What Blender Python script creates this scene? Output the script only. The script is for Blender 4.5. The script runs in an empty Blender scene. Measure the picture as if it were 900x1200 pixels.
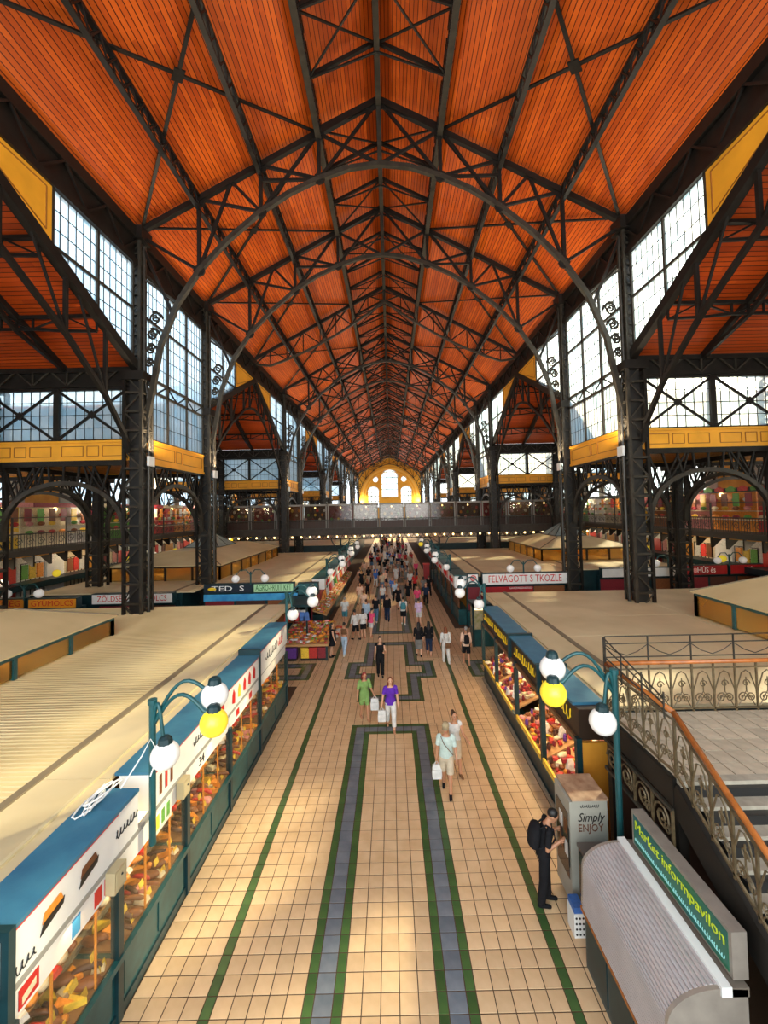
import bpy, bmesh, math, random
from mathutils import Vector, Matrix
RND = random.Random(7)
S = bpy.context.scene
COL = S.collection
PI = math.pi

# ------------------------------------------------------------------ camera
cam_d = bpy.data.cameras.new('camera'); cam = bpy.data.objects.new('camera', cam_d); COL.objects.link(cam)
PITCH, ROLL = math.radians(2.1), math.radians(1.25)
fw = Vector((0, math.cos(PITCH), math.sin(PITCH))); up0 = Vector((0, -math.sin(PITCH), math.cos(PITCH))); rt0 = Vector((1, 0, 0))
cup = up0*math.cos(ROLL) + rt0*math.sin(ROLL); crt = rt0*math.cos(ROLL) - up0*math.sin(ROLL)
mw = Matrix((crt, cup, -fw)).transposed().to_4x4(); mw.translation = Vector((.17, 0, 7.5))
cam.matrix_world = mw
cam_d.sensor_fit = 'HORIZONTAL'; cam_d.sensor_width = 36; cam_d.lens = 480/900*36
cam_d.shift_x = -7.5/900; cam_d.shift_y = -20.6/900
cam_d.clip_start = .1; cam_d.clip_end = 600
S.camera = cam

# ------------------------------------------------------------------ world, sun, exposure
w = bpy.data.worlds.new('world'); S.world = w; w.use_nodes = True
nt = w.node_tree; bg = nt.nodes['Background']
tc = nt.nodes.new('ShaderNodeTexCoord'); sp = nt.nodes.new('ShaderNodeSeparateXYZ'); cr = nt.nodes.new('ShaderNodeValToRGB')
nt.links.new(tc.outputs['Generated'], sp.inputs[0]); nt.links.new(sp.outputs['Z'], cr.inputs[0]); nt.links.new(cr.outputs[0], bg.inputs[0])
cr.color_ramp.elements[0].color = (.86, .95, 1, 1); cr.color_ramp.elements[1].color = (.55, .80, 1, 1)
bg.inputs[1].default_value = 2.3
def lamp(kind, name, loc, energy, color, target=None, **kw):
    d = bpy.data.lights.new(name, kind); d.energy = energy; d.color = color
    for k, v in kw.items(): setattr(d, k, v)
    o = bpy.data.objects.new(name, d); COL.objects.link(o); o.location = loc
    if target is not None:
        o.rotation_euler = (Vector(target)-Vector(loc)).to_track_quat('-Z', 'Y').to_euler()
    return o
lamp('SUN', 'sun', (60, 10, 60), 21, (1, .80, .50), target=(60-1, 10-.85, 60-.85), angle=math.radians(2.2))
# added fill light standing in for an unseen entrance window behind the viewer
lamp('AREA', 'entrance_fill_light', (0, -14, 13), 5000, (1, .95, .86), target=(0, 30, 12), shape='RECTANGLE', size=20, size_y=16)
S.view_settings.view_transform = 'Standard'; S.view_settings.look = 'None'; S.view_settings.gamma = 1
S.view_settings.use_curve_mapping = False
S.view_settings.exposure = 0.05
S.cycles.max_bounces = 7; S.cycles.diffuse_bounces = 4; S.cycles.transparent_max_bounces = 24
S.cycles.sample_clamp_indirect = 4.0

# ------------------------------------------------------------------ mesh helpers
class MB:
    def __init__(s): s.v = []; s.f = []
    def add(s, vs, fs):
        n = len(s.v); s.v += [tuple(p) for p in vs]; s.f += [tuple(i+n for i in f) for f in fs]; return s
    def box(s, x0, x1, y0, y1, z0, z1):
        return s.add([(x0,y0,z0),(x1,y0,z0),(x1,y1,z0),(x0,y1,z0),(x0,y0,z1),(x1,y0,z1),(x1,y1,z1),(x0,y1,z1)],
              [(0,3,2,1),(4,5,6,7),(0,1,5,4),(1,2,6,5),(2,3,7,6),(3,0,4,7)])
    def hexa(s, b, t):                       # bottom quad, top quad
        return s.add(list(b)+list(t), [(0,3,2,1),(4,5,6,7),(0,1,5,4),(1,2,6,5),(2,3,7,6),(3,0,4,7)])
    def beam(s, p, q, w, h=None, up=(0,0,1)):
        p, q = Vector(p), Vector(q); h = h or w; d = (q-p)
        if d.length < 1e-6: return s
        d.normalize(); u = Vector(up)
        if abs(d.dot(u)) > .98: u = Vector((0,1,0)) if abs(d.y) < .9 else Vector((1,0,0))
        a = d.cross(u).normalized(); b = a.cross(d).normalized()
        a *= w/2; b *= h/2
        return s.hexa([p-a-b, p+a-b, p+a+b, p-a+b], [q-a-b, q+a-b, q+a+b, q-a+b])
    def path(s, pts, w, h=None, up=(0,0,1)):
        for p, q in zip(pts, pts[1:]): s.beam(p, q, w, h, up)
        return s
    def tube(s, pts, r, n=6, cap=True):
        pts = [Vector(p) for p in pts]; rs = r if isinstance(r, (list, tuple)) else [r]*len(pts)
        base = len(s.v); prev = None
        for i, p in enumerate(pts):
            d = (pts[min(i+1, len(pts)-1)]-pts[max(i-1, 0)])
            d = d.normalized() if d.length > 1e-9 else Vector((0,0,1))
            if prev is None:
                u = Vector((0,0,1)) if abs(d.z) < .9 else Vector((1,0,0))
                a = d.cross(u).normalized()
            else:
                a = (prev-d*prev.dot(d))
                a = a.normalized() if a.length > 1e-6 else d.orthogonal().normalized()
            prev = a; b = d.cross(a)
            for k in range(n):
                t = 2*PI*k/n; s.v.append(tuple(p+(a*math.cos(t)+b*math.sin(t))*rs[i]))
        for i in range(len(pts)-1):
            for k in range(n):
                a0 = base+i*n+k; a1 = base+i*n+(k+1) % n
                s.f.append((a0, a1, a1+n, a0+n))
        if cap:
            s.f.append(tuple(base+k for k in reversed(range(n)))); e = base+(len(pts)-1)*n
            s.f.append(tuple(e+k for k in range(n)))
        return s
    def prism(s, poly, axis, a, b):          # polygon in the two other axes, extruded along axis from a to b
        n = len(poly)
        def P(u, v, t): return {'x': (t,u,v), 'y': (u,t,v), 'z': (u,v,t)}[axis]
        vs = [P(u, v, a) for u, v in poly]+[P(u, v, b) for u, v in poly]
        return s.add(vs, [tuple(reversed(range(n))), tuple(range(n, 2*n))]+[(i, (i+1) % n, (i+1) % n+n, i+n) for i in range(n)])
    def ball(s, c, r, nu=10, nv=7):
        rx, ry, rz = r if isinstance(r, (tuple, list)) else (r, r, r); vs = [(c[0], c[1], c[2]-rz)]
        for j in range(1, nv):
            ph = -PI/2+PI*j/nv
            for i in range(nu):
                t = 2*PI*i/nu; vs.append((c[0]+rx*math.cos(ph)*math.cos(t), c[1]+ry*math.cos(ph)*math.sin(t), c[2]+rz*math.sin(ph)))
        vs.append((c[0], c[1], c[2]+rz)); fs = []; L = len(vs)-1
        for i in range(nu):
            fs.append((0, 1+(i+1) % nu, 1+i)); b = 1+(nv-2)*nu; fs.append((b+i, b+(i+1) % nu, L))
        for j in range(nv-2):
            for i in range(nu):
                a = 1+j*nu+i; b = 1+j*nu+(i+1) % nu; fs.append((a, b, b+nu, a+nu))
        return s.add(vs, fs)
    def lathe(s, c, prof, n=10):
        base = len(s.v)
        for r, z in prof:
            for k in range(n): s.v.append((c[0]+r*math.cos(2*PI*k/n), c[1]+r*math.sin(2*PI*k/n), c[2]+z))
        for i in range(len(prof)-1):
            for k in range(n):
                a = base+i*n+k; b = base+i*n+(k+1) % n; s.f.append((a, b, b+n, a+n))
        s.f.append(tuple(base+k for k in reversed(range(n)))); e = base+(len(prof)-1)*n; s.f.append(tuple(e+k for k in range(n)))
        return s
    def mesh(s, name, mat=None, smooth=False):
        me = bpy.data.meshes.new(name); me.from_pydata(s.v, [], s.f); me.update()
        if mat is not None: me.materials.append(mat)
        if smooth:
            for p in me.polygons: p.use_smooth = True
        return me
    def build(s, name, mat, parent=None, smooth=False):
        if parent is not None:
            o0 = origin(parent)
            if any(o0): s.v = [(x-o0[0], y-o0[1], z-o0[2]) for x, y, z in s.v]
        return link(name, s.mesh(name, mat, smooth), parent)
def origin(o):
    while o is not None:
        if '_o' in o: return tuple(o['_o'])
        o = o.parent
    return (0, 0, 0)
def link(name, me, parent=None, loc=None, rot=None):
    o = bpy.data.objects.new(name, me); COL.objects.link(o)
    if parent is not None: o.parent = parent
    if loc is not None: o.location = loc
    if rot is not None: o.rotation_euler = rot
    return o
ORIG = []
def thing(name, label, cat, loc=(0,0,0), group=None, kind=None, world=True):
    """an Empty at the thing's base; parts built in world coordinates are made local to it"""
    o = bpy.data.objects.new(name, None); COL.objects.link(o); o.location = loc; o.empty_display_size = .1
    tag(o, label, cat, group, kind)
    if world: o['_o'] = tuple(loc); ORIG.append(o)
    return o
def tag(o, label=None, cat=None, group=None, kind=None):
    if label: o['label'] = label
    if cat: o['category'] = cat
    if group: o['group'] = group
    if kind: o['kind'] = kind
    return o
ORDN = 'first second third fourth fifth sixth seventh eighth ninth tenth eleventh twelfth thirteenth fourteenth fifteenth sixteenth seventeenth eighteenth nineteenth twentieth twenty-first twenty-second twenty-third'.split()
def struct(name, label, loc=(0,0,0)): return thing(name, label, None, loc, kind='structure')
KIDS = {}
def copy_tree(o, parent=None, loc=None, rotz=None, label=None, scale=None):
    if o.name not in KIDS or parent is None:
        KIDS[o.name] = list(o.children)
    c = o.copy(); COL.objects.link(c); c.parent = parent
    if loc is not None: c.location = loc
    if rotz is not None: c.rotation_euler = (0, 0, rotz)
    if scale is not None: c.scale = scale
    if label: c['label'] = label
    for ch in list(o.children): copy_tree(ch, c)
    return c

# ------------------------------------------------------------------ materials
MATS = {}
def mat(name, color, rough=.6, metal=0., var=0., vscale=3., bump=0., bscale=40., spec=.5, emit=None, estr=0., randv=0., color2=None):
    if name in MATS: return MATS[name]
    m = bpy.data.materials.new(name); m.use_nodes = True; t = m.node_tree; b = t.nodes['Principled BSDF']
    b.inputs['Roughness'].default_value = rough; b.inputs['Metallic'].default_value = metal
    b.inputs['Specular IOR Level'].default_value = spec
    c = (*color, 1)
    b.inputs['Base Color'].default_value = c
    if var or color2 or randv:
        tc = t.nodes.new('ShaderNodeTexCoord'); nz = t.nodes.new('ShaderNodeTexNoise'); nz.inputs['Scale'].default_value = vscale; nz.inputs['Detail'].default_value = 5
        t.links.new(tc.outputs['Object'], nz.inputs['Vector'])
        rp = t.nodes.new('ShaderNodeValToRGB'); rp.color_ramp.elements[0].position = .3; rp.color_ramp.elements[1].position = .7
        lo = color2 or tuple(max(0, x*(1-var)) for x in color); hi = color if color2 else tuple(min(1, x*(1+var*.6)) for x in color)
        rp.color_ramp.elements[0].color = (*lo, 1); rp.color_ramp.elements[1].color = (*hi, 1)
        t.links.new(nz.outputs['Fac'], rp.inputs[0]); out = rp.outputs[0]
        if randv:
            oi = t.nodes.new('ShaderNodeObjectInfo'); hs = t.nodes.new('ShaderNodeHueSaturation'); mr = t.nodes.new('ShaderNodeMapRange')
            mr.inputs['To Min'].default_value = 1-randv; mr.inputs['To Max'].default_value = 1+randv
            t.links.new(oi.outputs['Random'], mr.inputs['Value']); t.links.new(mr.outputs[0], hs.inputs['Value']); t.links.new(out, hs.inputs['Color']); out = hs.outputs[0]
        t.links.new(out, b.inputs['Base Color'])
    if bump:
        tc2 = t.nodes.new('ShaderNodeTexCoord'); n2 = t.nodes.new('ShaderNodeTexNoise'); n2.inputs['Scale'].default_value = bscale
        bp = t.nodes.new('ShaderNodeBump'); bp.inputs['Strength'].default_value = bump; bp.inputs['Distance'].default_value = .02
        t.links.new(tc2.outputs['Object'], n2.inputs['Vector']); t.links.new(n2.outputs['Fac'], bp.inputs['Height']); t.links.new(bp.outputs[0], b.inputs['Normal'])
    if emit:
        b.inputs['Emission Color'].default_value = (*emit, 1); b.inputs['Emission Strength'].default_value = estr
    MATS[name] = m; return m
def math_node(t, op, a, b=None):
    n = t.nodes.new('ShaderNodeMath'); n.operation = op
    for i, x in enumerate((a, b)):
        if x is None: continue
        if isinstance(x, (int, float)): n.inputs[i].default_value = x
        else: t.links.new(x, n.inputs[i])
    return n.outputs[0]
def board_mat(name, c1, c2, axis, width, groove, gcol, rough=.42, length=3.2):
    """boards with dark joints: each strip across `axis` gets its own tone and its own butt joints"""
    m = bpy.data.materials.new(name); m.use_nodes = True; t = m.node_tree; b = t.nodes['Principled BSDF']
    g = t.nodes.new('ShaderNodeNewGeometry'); s = t.nodes.new('ShaderNodeSeparateXYZ'); t.links.new(g.outputs['Position'], s.inputs[0])
    across = s.outputs[axis]; along = s.outputs['Y' if axis == 'X' else 'X']
    u = math_node(t, 'DIVIDE', across, width); fl = math_node(t, 'FLOOR', u); fr = math_node(t, 'FRACT', u)
    wn = t.nodes.new('ShaderNodeTexWhiteNoise'); wn.noise_dimensions = '1D'; t.links.new(fl, wn.inputs['W'])
    v = math_node(t, 'ADD', math_node(t, 'DIVIDE', along, length), math_node(t, 'MULTIPLY', wn.outputs['Value'], 7.3))
    cell = math_node(t, 'ADD', math_node(t, 'FLOOR', v), math_node(t, 'MULTIPLY', fl, 17.17))
    wn2 = t.nodes.new('ShaderNodeTexWhiteNoise'); wn2.noise_dimensions = '1D'; t.links.new(cell, wn2.inputs['W'])
    nz = t.nodes.new('ShaderNodeTexNoise'); nz.inputs['Scale'].default_value = .35; nz.inputs['Detail'].default_value = 6; t.links.new(g.outputs['Position'], nz.inputs['Vector'])
    f = math_node(t, 'ADD', math_node(t, 'MULTIPLY', wn2.outputs['Value'], .45), math_node(t, 'MULTIPLY', nz.outputs['Fac'], .6))
    rp = t.nodes.new('ShaderNodeValToRGB'); rp.color_ramp.elements[0].color = (*c1, 1); rp.color_ramp.elements[1].color = (*c2, 1)
    rp.color_ramp.elements[0].position = .2; rp.color_ramp.elements[1].position = .85; t.links.new(f, rp.inputs[0])
    gm = math_node(t, 'LESS_THAN', fr, groove)
    mx = t.nodes.new('ShaderNodeMix'); mx.data_type = 'RGBA'; t.links.new(gm, mx.inputs[0]); t.links.new(rp.outputs[0], mx.inputs[6]); mx.inputs[7].default_value = (*gcol, 1)
    t.links.new(mx.outputs[2], b.inputs['Base Color']); b.inputs['Roughness'].default_value = rough; b.inputs['Specular IOR Level'].default_value = .22
    bp = t.nodes.new('ShaderNodeBump'); bp.inputs['Distance'].default_value = .02; bp.inputs['Strength'].default_value = .6; bp.invert = True
    t.links.new(gm, bp.inputs['Height']); t.links.new(bp.outputs[0], b.inputs['Normal'])
    return m
def glass_mat(name, tint, clear, rough_col):
    m = bpy.data.materials.new(name); m.use_nodes = True; t = m.node_tree; t.nodes.remove(t.nodes['Principled BSDF'])
    tr = t.nodes.new('ShaderNodeBsdfTransparent'); tr.inputs[0].default_value = (*tint, 1)
    tl = t.nodes.new('ShaderNodeBsdfTranslucent'); gl = t.nodes.new('ShaderNodeBsdfGlossy'); gl.inputs['Roughness'].default_value = .08
    oi = t.nodes.new('ShaderNodeObjectInfo'); nz = t.nodes.new('ShaderNodeTexNoise'); g = t.nodes.new('ShaderNodeNewGeometry'); nz.inputs['Scale'].default_value = .5
    t.links.new(g.outputs['Position'], nz.inputs['Vector'])
    f = math_node(t, 'ADD', math_node(t, 'MULTIPLY', oi.outputs['Random'], .5), math_node(t, 'MULTIPLY', nz.outputs['Fac'], .6))
    rp = t.nodes.new('ShaderNodeValToRGB'); rp.color_ramp.elements[0].color = (*rough_col, 1); rp.color_ramp.elements[1].color = (.95, .98, 1, 1)
    rp.color_ramp.elements[0].position = .2; rp.color_ramp.elements[1].position = .7; t.links.new(f, rp.inputs[0]); t.links.new(rp.outputs[0], tl.inputs[0])
    m1 = t.nodes.new('ShaderNodeMixShader'); m1.inputs[0].default_value = 1-clear; t.links.new(tr.outputs[0], m1.inputs[1]); t.links.new(tl.outputs[0], m1.inputs[2])
    m2 = t.nodes.new('ShaderNodeMixShader'); m2.inputs[0].default_value = .05; t.links.new(m1.outputs[0], m2.inputs[1]); t.links.new(gl.outputs[0], m2.inputs[2])
    t.links.new(m2.outputs[0], t.nodes['Material Output'].inputs[0]); return m

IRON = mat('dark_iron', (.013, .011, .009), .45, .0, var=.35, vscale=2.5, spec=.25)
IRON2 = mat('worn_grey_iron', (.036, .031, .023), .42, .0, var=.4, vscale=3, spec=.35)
BRONZE = mat('bronze_railing_iron', (.16, .115, .06), .38, .35, var=.4, vscale=9)
YEL = mat('yellow_painted_wood', (.82, .37, .022), .5, var=.16, vscale=.8)
YELD = mat('yellow_panel_moulding', (.30, .11, .012), .6)
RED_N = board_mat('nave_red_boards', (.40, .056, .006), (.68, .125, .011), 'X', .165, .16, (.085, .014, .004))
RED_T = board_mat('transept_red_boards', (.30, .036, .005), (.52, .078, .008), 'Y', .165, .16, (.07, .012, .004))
SOFF = board_mat('amber_soffit_boards', (.42, .16, .025), (.62, .26, .04), 'X', .18, .12, (.10, .035, .008))
GLASS = glass_mat('wired_clerestory_glass', (.93, .98, 1), .66, (.62, .86, 1.0))
GLASS_D = glass_mat('dusty_display_glass', (.97, .98, .96), .965, (.7, .75, .75))
TEAL = mat('teal_painted_metal', (.012, .085, .092), .35, var=.3, vscale=4)
TEALD = mat('deep_teal_metal', (.006, .032, .038), .4, var=.3, vscale=4)
BLUE = mat('blue_painted_canopy_top', (.030, .135, .235), .42, color2=(.05, .20, .30), vscale=2.5, bump=.15, bscale=9)
CREAM = mat('cream_roof_sheet', (.72, .60, .37), .6, color2=(.56, .45, .255), vscale=.55, bump=.06, bscale=3)
CREAM2 = mat('cream_ribbed_roof', (.74, .60, .33), .55, color2=(.56, .43, .21), vscale=.4)
SEAM = mat('roof_seam_strip', (.20, .155, .095), .7)
WHITE = mat('white_enamel', (.80, .80, .77), .35)
SIGNW = mat('white_sign_face', (.84, .82, .78), .4, var=.05)
BLACK = mat('black_metal', (.012, .012, .012), .4)
AMBER = mat('amber_wood_lining', (.78, .36, .04), .5, color2=(.56, .22, .02), vscale=1.2)
WOODH = mat('varnished_handrail', (.42, .13, .028), .25, var=.3, vscale=6)
def side_name(s): return 'pastry stall side' if s < 0 else 'staircase side'
# ================================================================== floor
GROUT = mat('floor_grout', (.07, .038, .018), .8)
TILE = mat('cream_floor_tile', (.70, .49, .285), .30, color2=(.57, .375, .20), vscale=2.6, randv=.10)
TILEG = mat('green_floor_tile', (.060, .125, .035), .28, color2=(.035, .085, .028), vscale=3, randv=.2)
TILEB = mat('slate_blue_floor_tile', (.175, .195, .215), .28, color2=(.10, .125, .15), vscale=3, randv=.15)
floor = struct('floor', 'tiled market floor with green and slate banded pattern')
MB().box(-26, 26, -8, 150, -.25, -.006).build('floor_slab', GROUT, floor)
C1, CA = 1.025, 1.76
LINES = []
def poly(pts): LINES.extend(zip(pts, pts[1:]))
for s in (-1, 1):
    poly([(s*C1, 0), (s*C1, 14.3), (0, 14.3)])
    poly([(0, 16.6), (s*C1, 16.6), (s*C1, 18.8), (s*CA, 18.8), (s*CA, 20.2), (s*C1, 20.2), (s*C1, 23.2), (0, 23.2)])
    poly([(0, 25.3), (s*C1, 25.3), (s*C1, 40.3), (0, 40.3)])
    poly([(0, 42.6), (s*C1, 42.6), (s*C1, 44.8), (s*CA, 44.8), (s*CA, 46.2), (s*C1, 46.2), (s*C1, 49.2), (0, 49.2)])
    poly([(s*8, 18.8), (s*3.95, 18.8), (s*3.95, 20.2), (s*8, 20.2)])
def tile_kind(x, y):
    if 2.69 < abs(x) < 2.85: return 1
    best = 9
    for (x0, y0), (x1, y1) in LINES:
        dx = max(min(x0, x1)-x, 0, x-max(x0, x1)); dy = max(min(y0, y1)-y, 0, y-max(y0, y1)); best = min(best, max(dx, dy))
    return 2 if best < .147 else 1 if best < .303 else 0
def even(a, b, n): return [a+(b-a)*i/n for i in range(n+1)]
def uniq(l):
    out = []
    for v in sorted(l):
        if not out or v-out[-1] > .02: out.append(v)
    return out
crit = []
for c in (14.3, 16.6, 18.8, 20.2, 23.2, 25.3, 40.3, 42.6, 44.8, 46.2, 49.2): crit += [c-.303, c-.147, c+.147, c+.303]
ybr = []; prev = 4.0
for c in crit+[110.0]:
    n = max(1, round((c-prev)/.29)); ybr += even(prev, c, n); prev = c
ybr = uniq(ybr)
half = [.145, .435, .722, .878, 1.172, 1.328]
outer = [2.69, 2.85, 3.14, 3.43, 3.72, 4.01]
side = even(4.01, 8.07, 14)[1:]
def xbreaks(y):
    inpat = any(a <= y <= b for a, b in ((0, 14.6), (16.3, 23.5), (25, 40.6), (42.3, 49.5)))
    arm = 18.5 < y < 20.5 or 44.5 < y < 46.5
    h = (half+([1.457, 1.613, 1.907, 2.063, 2.37] if arm else even(1.328, 2.69, 5)[1:-1]) if inpat else even(.1494, 2.69, 9)[:-1])+outer
    if 17.8 < y < 26: h = h+[v for v in side]
    if 18.4 < y < 20.6: h = [v for v in h if not 3.5 < v < 4.3]+[3.5, 3.647, 3.803, 4.097, 4.253]
    h = uniq(h); return sorted([-v for v in h]+h)
meshes = {}; fld = [[], [], []]; field_v, field_f, field_m = [], [], []; ntile = 0
TM = [TILE, TILEG, TILEB]; gp = .008
for r in range(len(ybr)-1):
    y0, y1 = ybr[r], ybr[r+1]; yc = (y0+y1)/2; xs = xbreaks(yc)
    for x0, x1 in zip(xs, xs[1:]):
        xc = (x0+x1)/2; k = tile_kind(xc, yc); hx, hy = (x1-x0)/2-gp, (y1-y0)/2-gp
        if ntile < 300 and yc > 5.9 and abs(xc) < 4.0:
            key = (round(hx, 3), round(hy, 3), k)
            if key not in meshes:
                hz = .012; b = .006
                me = MB().add([(-hx,-hy,-hz),(hx,-hy,-hz),(hx,hy,-hz),(-hx,hy,-hz),(-hx,-hy,-.002),(hx,-hy,-.002),(hx,hy,-.002),(-hx,hy,-.002),(-hx+b,-hy+b,0),(hx-b,-hy+b,0),(hx-b,hy-b,0),(-hx+b,hy-b,0)],
                    [(0,1,5,4),(1,2,6,5),(2,3,7,6),(3,0,4,7),(4,5,9,8),(5,6,10,9),(6,7,11,10),(7,4,8,11),(8,9,10,11)]).mesh('floor_tile', TM[k])
                meshes[key] = me
            link('floor_tile', meshes[key], floor, (xc, yc, RND.uniform(-.0008, .0008))); ntile += 1
        else:
            n = len(field_v); z = RND.uniform(-.0008, .0008)
            field_v += [(xc-hx,yc-hy,-.012),(xc+hx,yc-hy,-.012),(xc+hx,yc+hy,-.012),(xc-hx,yc+hy,-.012),(xc-hx,yc-hy,z),(xc+hx,yc-hy,z),(xc+hx,yc+hy,z),(xc-hx,yc+hy,z)]
            field_f += [tuple(i+n for i in f) for f in ((0,1,5,4),(1,2,6,5),(2,3,7,6),(3,0,4,7),(4,5,6,7))]; field_m += [k]*5
me = bpy.data.meshes.new('tile_field'); me.from_pydata(field_v, [], field_f)
for m in TM: me.materials.append(m)
me.polygons.foreach_set('material_index', field_m); me.update()
tf = link('tile_field', me, floor); tf['kind'] = 'stuff'

# ================================================================== roof geometry
HX, EZ, SL = 11.55, 20.9, .543               # nave half width, eave height, roof slope
def rz(x): return EZ+SL*(HX-abs(x))
COLY = [19, 26, 45, 52, 71, 78, 97, 104, 123, 130, 149]
TRUY = [9.5]+[y for a in range(0, 5) for y in (19+26*a, 26+26*a, 35.5+26*a)]+[149]
Y0, Y1 = -2.0, 150.0
ceiling = struct('ceiling', 'steep nave ceiling of red varnished boards')
for s in (-1, 1):
    xa, xb = s*2.75, s*(HX+.3); za, zb = rz(2.75)+.35, rz(HX+.3)+.35
    m = MB().add([(xa,Y0,za),(xb,Y0,zb),(xb,Y1,zb),(xa,Y1,za),(xa,Y0,za+.12),(xb,Y0,zb+.12),(xb,Y1,zb+.12),(xa,Y1,za+.12)],
                 [(0,1,2,3),(7,6,5,4),(0,4,5,1),(1,5,6,2),(2,6,7,3),(3,7,4,0)])
    m.build('slope_boards', RED_N, ceiling)
    xa, xb = 0, s*3.15; za, zb = rz(0)+.75, rz(3.15)+.75
    MB().add([(xa,Y0,za),(xb,Y0,zb),(xb,Y1,zb),(xa,Y1,za),(xa,Y0,za+.12),(xb,Y0,zb+.12),(xb,Y1,zb+.12),(xa,Y1,za+.12)],
                 [(0,1,2,3),(7,6,5,4),(0,4,5,1),(1,5,6,2),(2,6,7,3),(3,7,4,0)]).build('lantern_boards', RED_N, ceiling)
# posts of the open slot under the lantern, short dark bars with daylight between
slot = MB().box(-.22, .22, -.65, .65, -.16, .16).mesh('slot_block', IRON)
for s in (-1, 1):
    y = 8.0
    while y < 149:
        link('slot_block', slot, ceiling, (s*2.98, y, rz(2.98)+.52)); y += 1.62
# small rafters of the lantern with their ties
lf = MB()
for s in (-1, 1):
    lf.beam((0, 0, rz(0)+.1), (s*2.9, 0, rz(2.9)+.2), .13, .16)
    lf.beam((0, 0, rz(0)-.35), (s*2.9, 0, rz(2.9)+.1), .07, .07)
me = lf.mesh('lantern_rafter', IRON)
y = 7.1
while y < 148:
    link('lantern_rafter', me, ceiling, (0, y, 0)); y += 2.375
lx = MB()
for s in (-1, 1):
    lx.beam((0, 0, rz(0)+.02), (s*2.9, 2.375, rz(2.9)+.12), .07); lx.beam((s*2.9, 0, rz(2.9)+.12), (0, 2.375, rz(0)+.02), .07)
me = lx.mesh('lantern_brace', IRON)
y = 7.1+2.375
while y < 140:
    link('lantern_brace', me, ceiling, (0, y, 0)); y += 4.75

# ================================================================== roof trusses
TX = [HX, 8.65, 5.7, 2.9, 0]
def arch_pt(t): return t
ARCH = [(-11.2,11.6),(-10.85,13.4),(-10.5,15.4),(-9.7,17.4),(-8.65,19.0),(-7.3,20.45),(-5.7,21.8),(-4.3,22.7),(-2.9,23.35),(-1.45,23.85),(0,24.02)]
def arch_z(x):
    x = -abs(x)
    for (a, za), (b, zb) in zip(ARCH, ARCH[1:]):
        if a <= x <= b: return za+(zb-za)*(x-a)/(b-a)
    return 20.0
def make_truss():
    t = thing('roof_truss', 'dark iron roof truss with a wide curved lower rib, on tall lattice columns', 'truss', group='arched trusses carried by the columns')
    for s in (-1, 1):
        MB().path([(s*x, 0, rz(x)) for x in (HX, 2.9, 0)], .22, .26).build('rafter', IRON, t)
        m = MB(); pts = [(s*abs(x), 0, z) for x, z in ARCH]
        m.path(pts, .21, .21, up=(0, 1, 0)); m.build('arch_rib', IRON2, t)
        for i in range(1, 4): MB().beam((s*TX[i], 0, rz(TX[i])), (s*TX[i], 0, arch_z(TX[i])), .16).build('post', IRON, t)
        dg = [((HX, rz(HX)-.1), (8.65, arch_z(8.65))), ((8.65, arch_z(8.65)), (7.1, rz(7.1))), ((7.1, rz(7.1)), (5.7, arch_z(5.7))), ((8.65, rz(8.65)), (5.7, arch_z(5.7))),
              ((5.7, arch_z(5.7)), (2.9, rz(2.9))), ((5.7, rz(5.7)), (2.9, arch_z(2.9))), ((2.9, arch_z(2.9)), (0, rz(0))), ((2.9, rz(2.9)), (0, arch_z(0))), ((HX-.1, rz(HX)-.4), (9.9, arch_z(9.9))),
              ((5.7, rz(5.7)-.75), (2.9, rz(5.7)-.75))]
        for (xa, za), (xb, zb) in dg: MB().beam((s*xa, 0, za), (s*xb, 0, zb), .11, .13).build('strut', IRON, t)
        for x in TX[1:4]:
            g = MB(); g.prism([(s*x+.28*math.cos(k*PI/4), arch_z(x)+.28*math.sin(k*PI/4)) for k in range(8)], 'y', -.05, .05).build('gusset_plate', IRON, t); g = MB()
            g.prism([(s*x+.30*math.cos(k*PI/4), rz(x)-.1+.30*math.sin(k*PI/4)) for k in range(8)], 'y', -.05, .05).build('gusset_plate', IRON, t)
    MB().beam((0, 0, rz(0)+.1), (0, 0, arch_z(0)-.1), .18).build('king_post', IRON2, t)
    return t
def make_mid_truss():
    t = thing('lattice_truss', 'dark iron laced roof truss spanning eave to eave over a transept', 'truss', group='laced trusses between the column trusses')
    def lz(x): return rz(x)-.55-1.35*(1-((HX-abs(x))/HX-.55)**2*2.2)*(1 if abs(x) < 11 else .4)
    xs = [11.4, 10.1, 8.65, 7.2, 5.7, 4.3, 2.9, 1.45, 0]
    low = [rz(11.4)-.5]+[lz(x) for x in xs[1:]]
    for s in (-1, 1):
        MB().path([(s*x, 0, rz(x)) for x in (HX, 2.9, 0)], .19, .24).build('rafter', IRON, t)
        MB().path([(s*x, 0, z) for x, z in zip(xs, low)], .16, .18, up=(0, 1, 0)).build('lower_chord', IRON2, t)
        for i in range(len(xs)-1):
            a = (s*xs[i], 0, rz(xs[i])) if i % 2 else (s*xs[i], 0, low[i]); b = (s*xs[i+1], 0, low[i+1]) if i % 2 else (s*xs[i+1], 0, rz(xs[i+1]))
            MB().beam(a, b, .09).build('strut', IRON, t)
            if i: MB().beam((s*xs[i], 0, low[i]), (s*xs[i], 0, rz(xs[i])), .08).build('post', IRON, t)
    MB().beam((0, 0, rz(0)), (0, 0, low[-1]), .14).build('king_post', IRON, t)
    return t
tr = make_truss(); mt = make_mid_truss(); fa = fb = True
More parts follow.
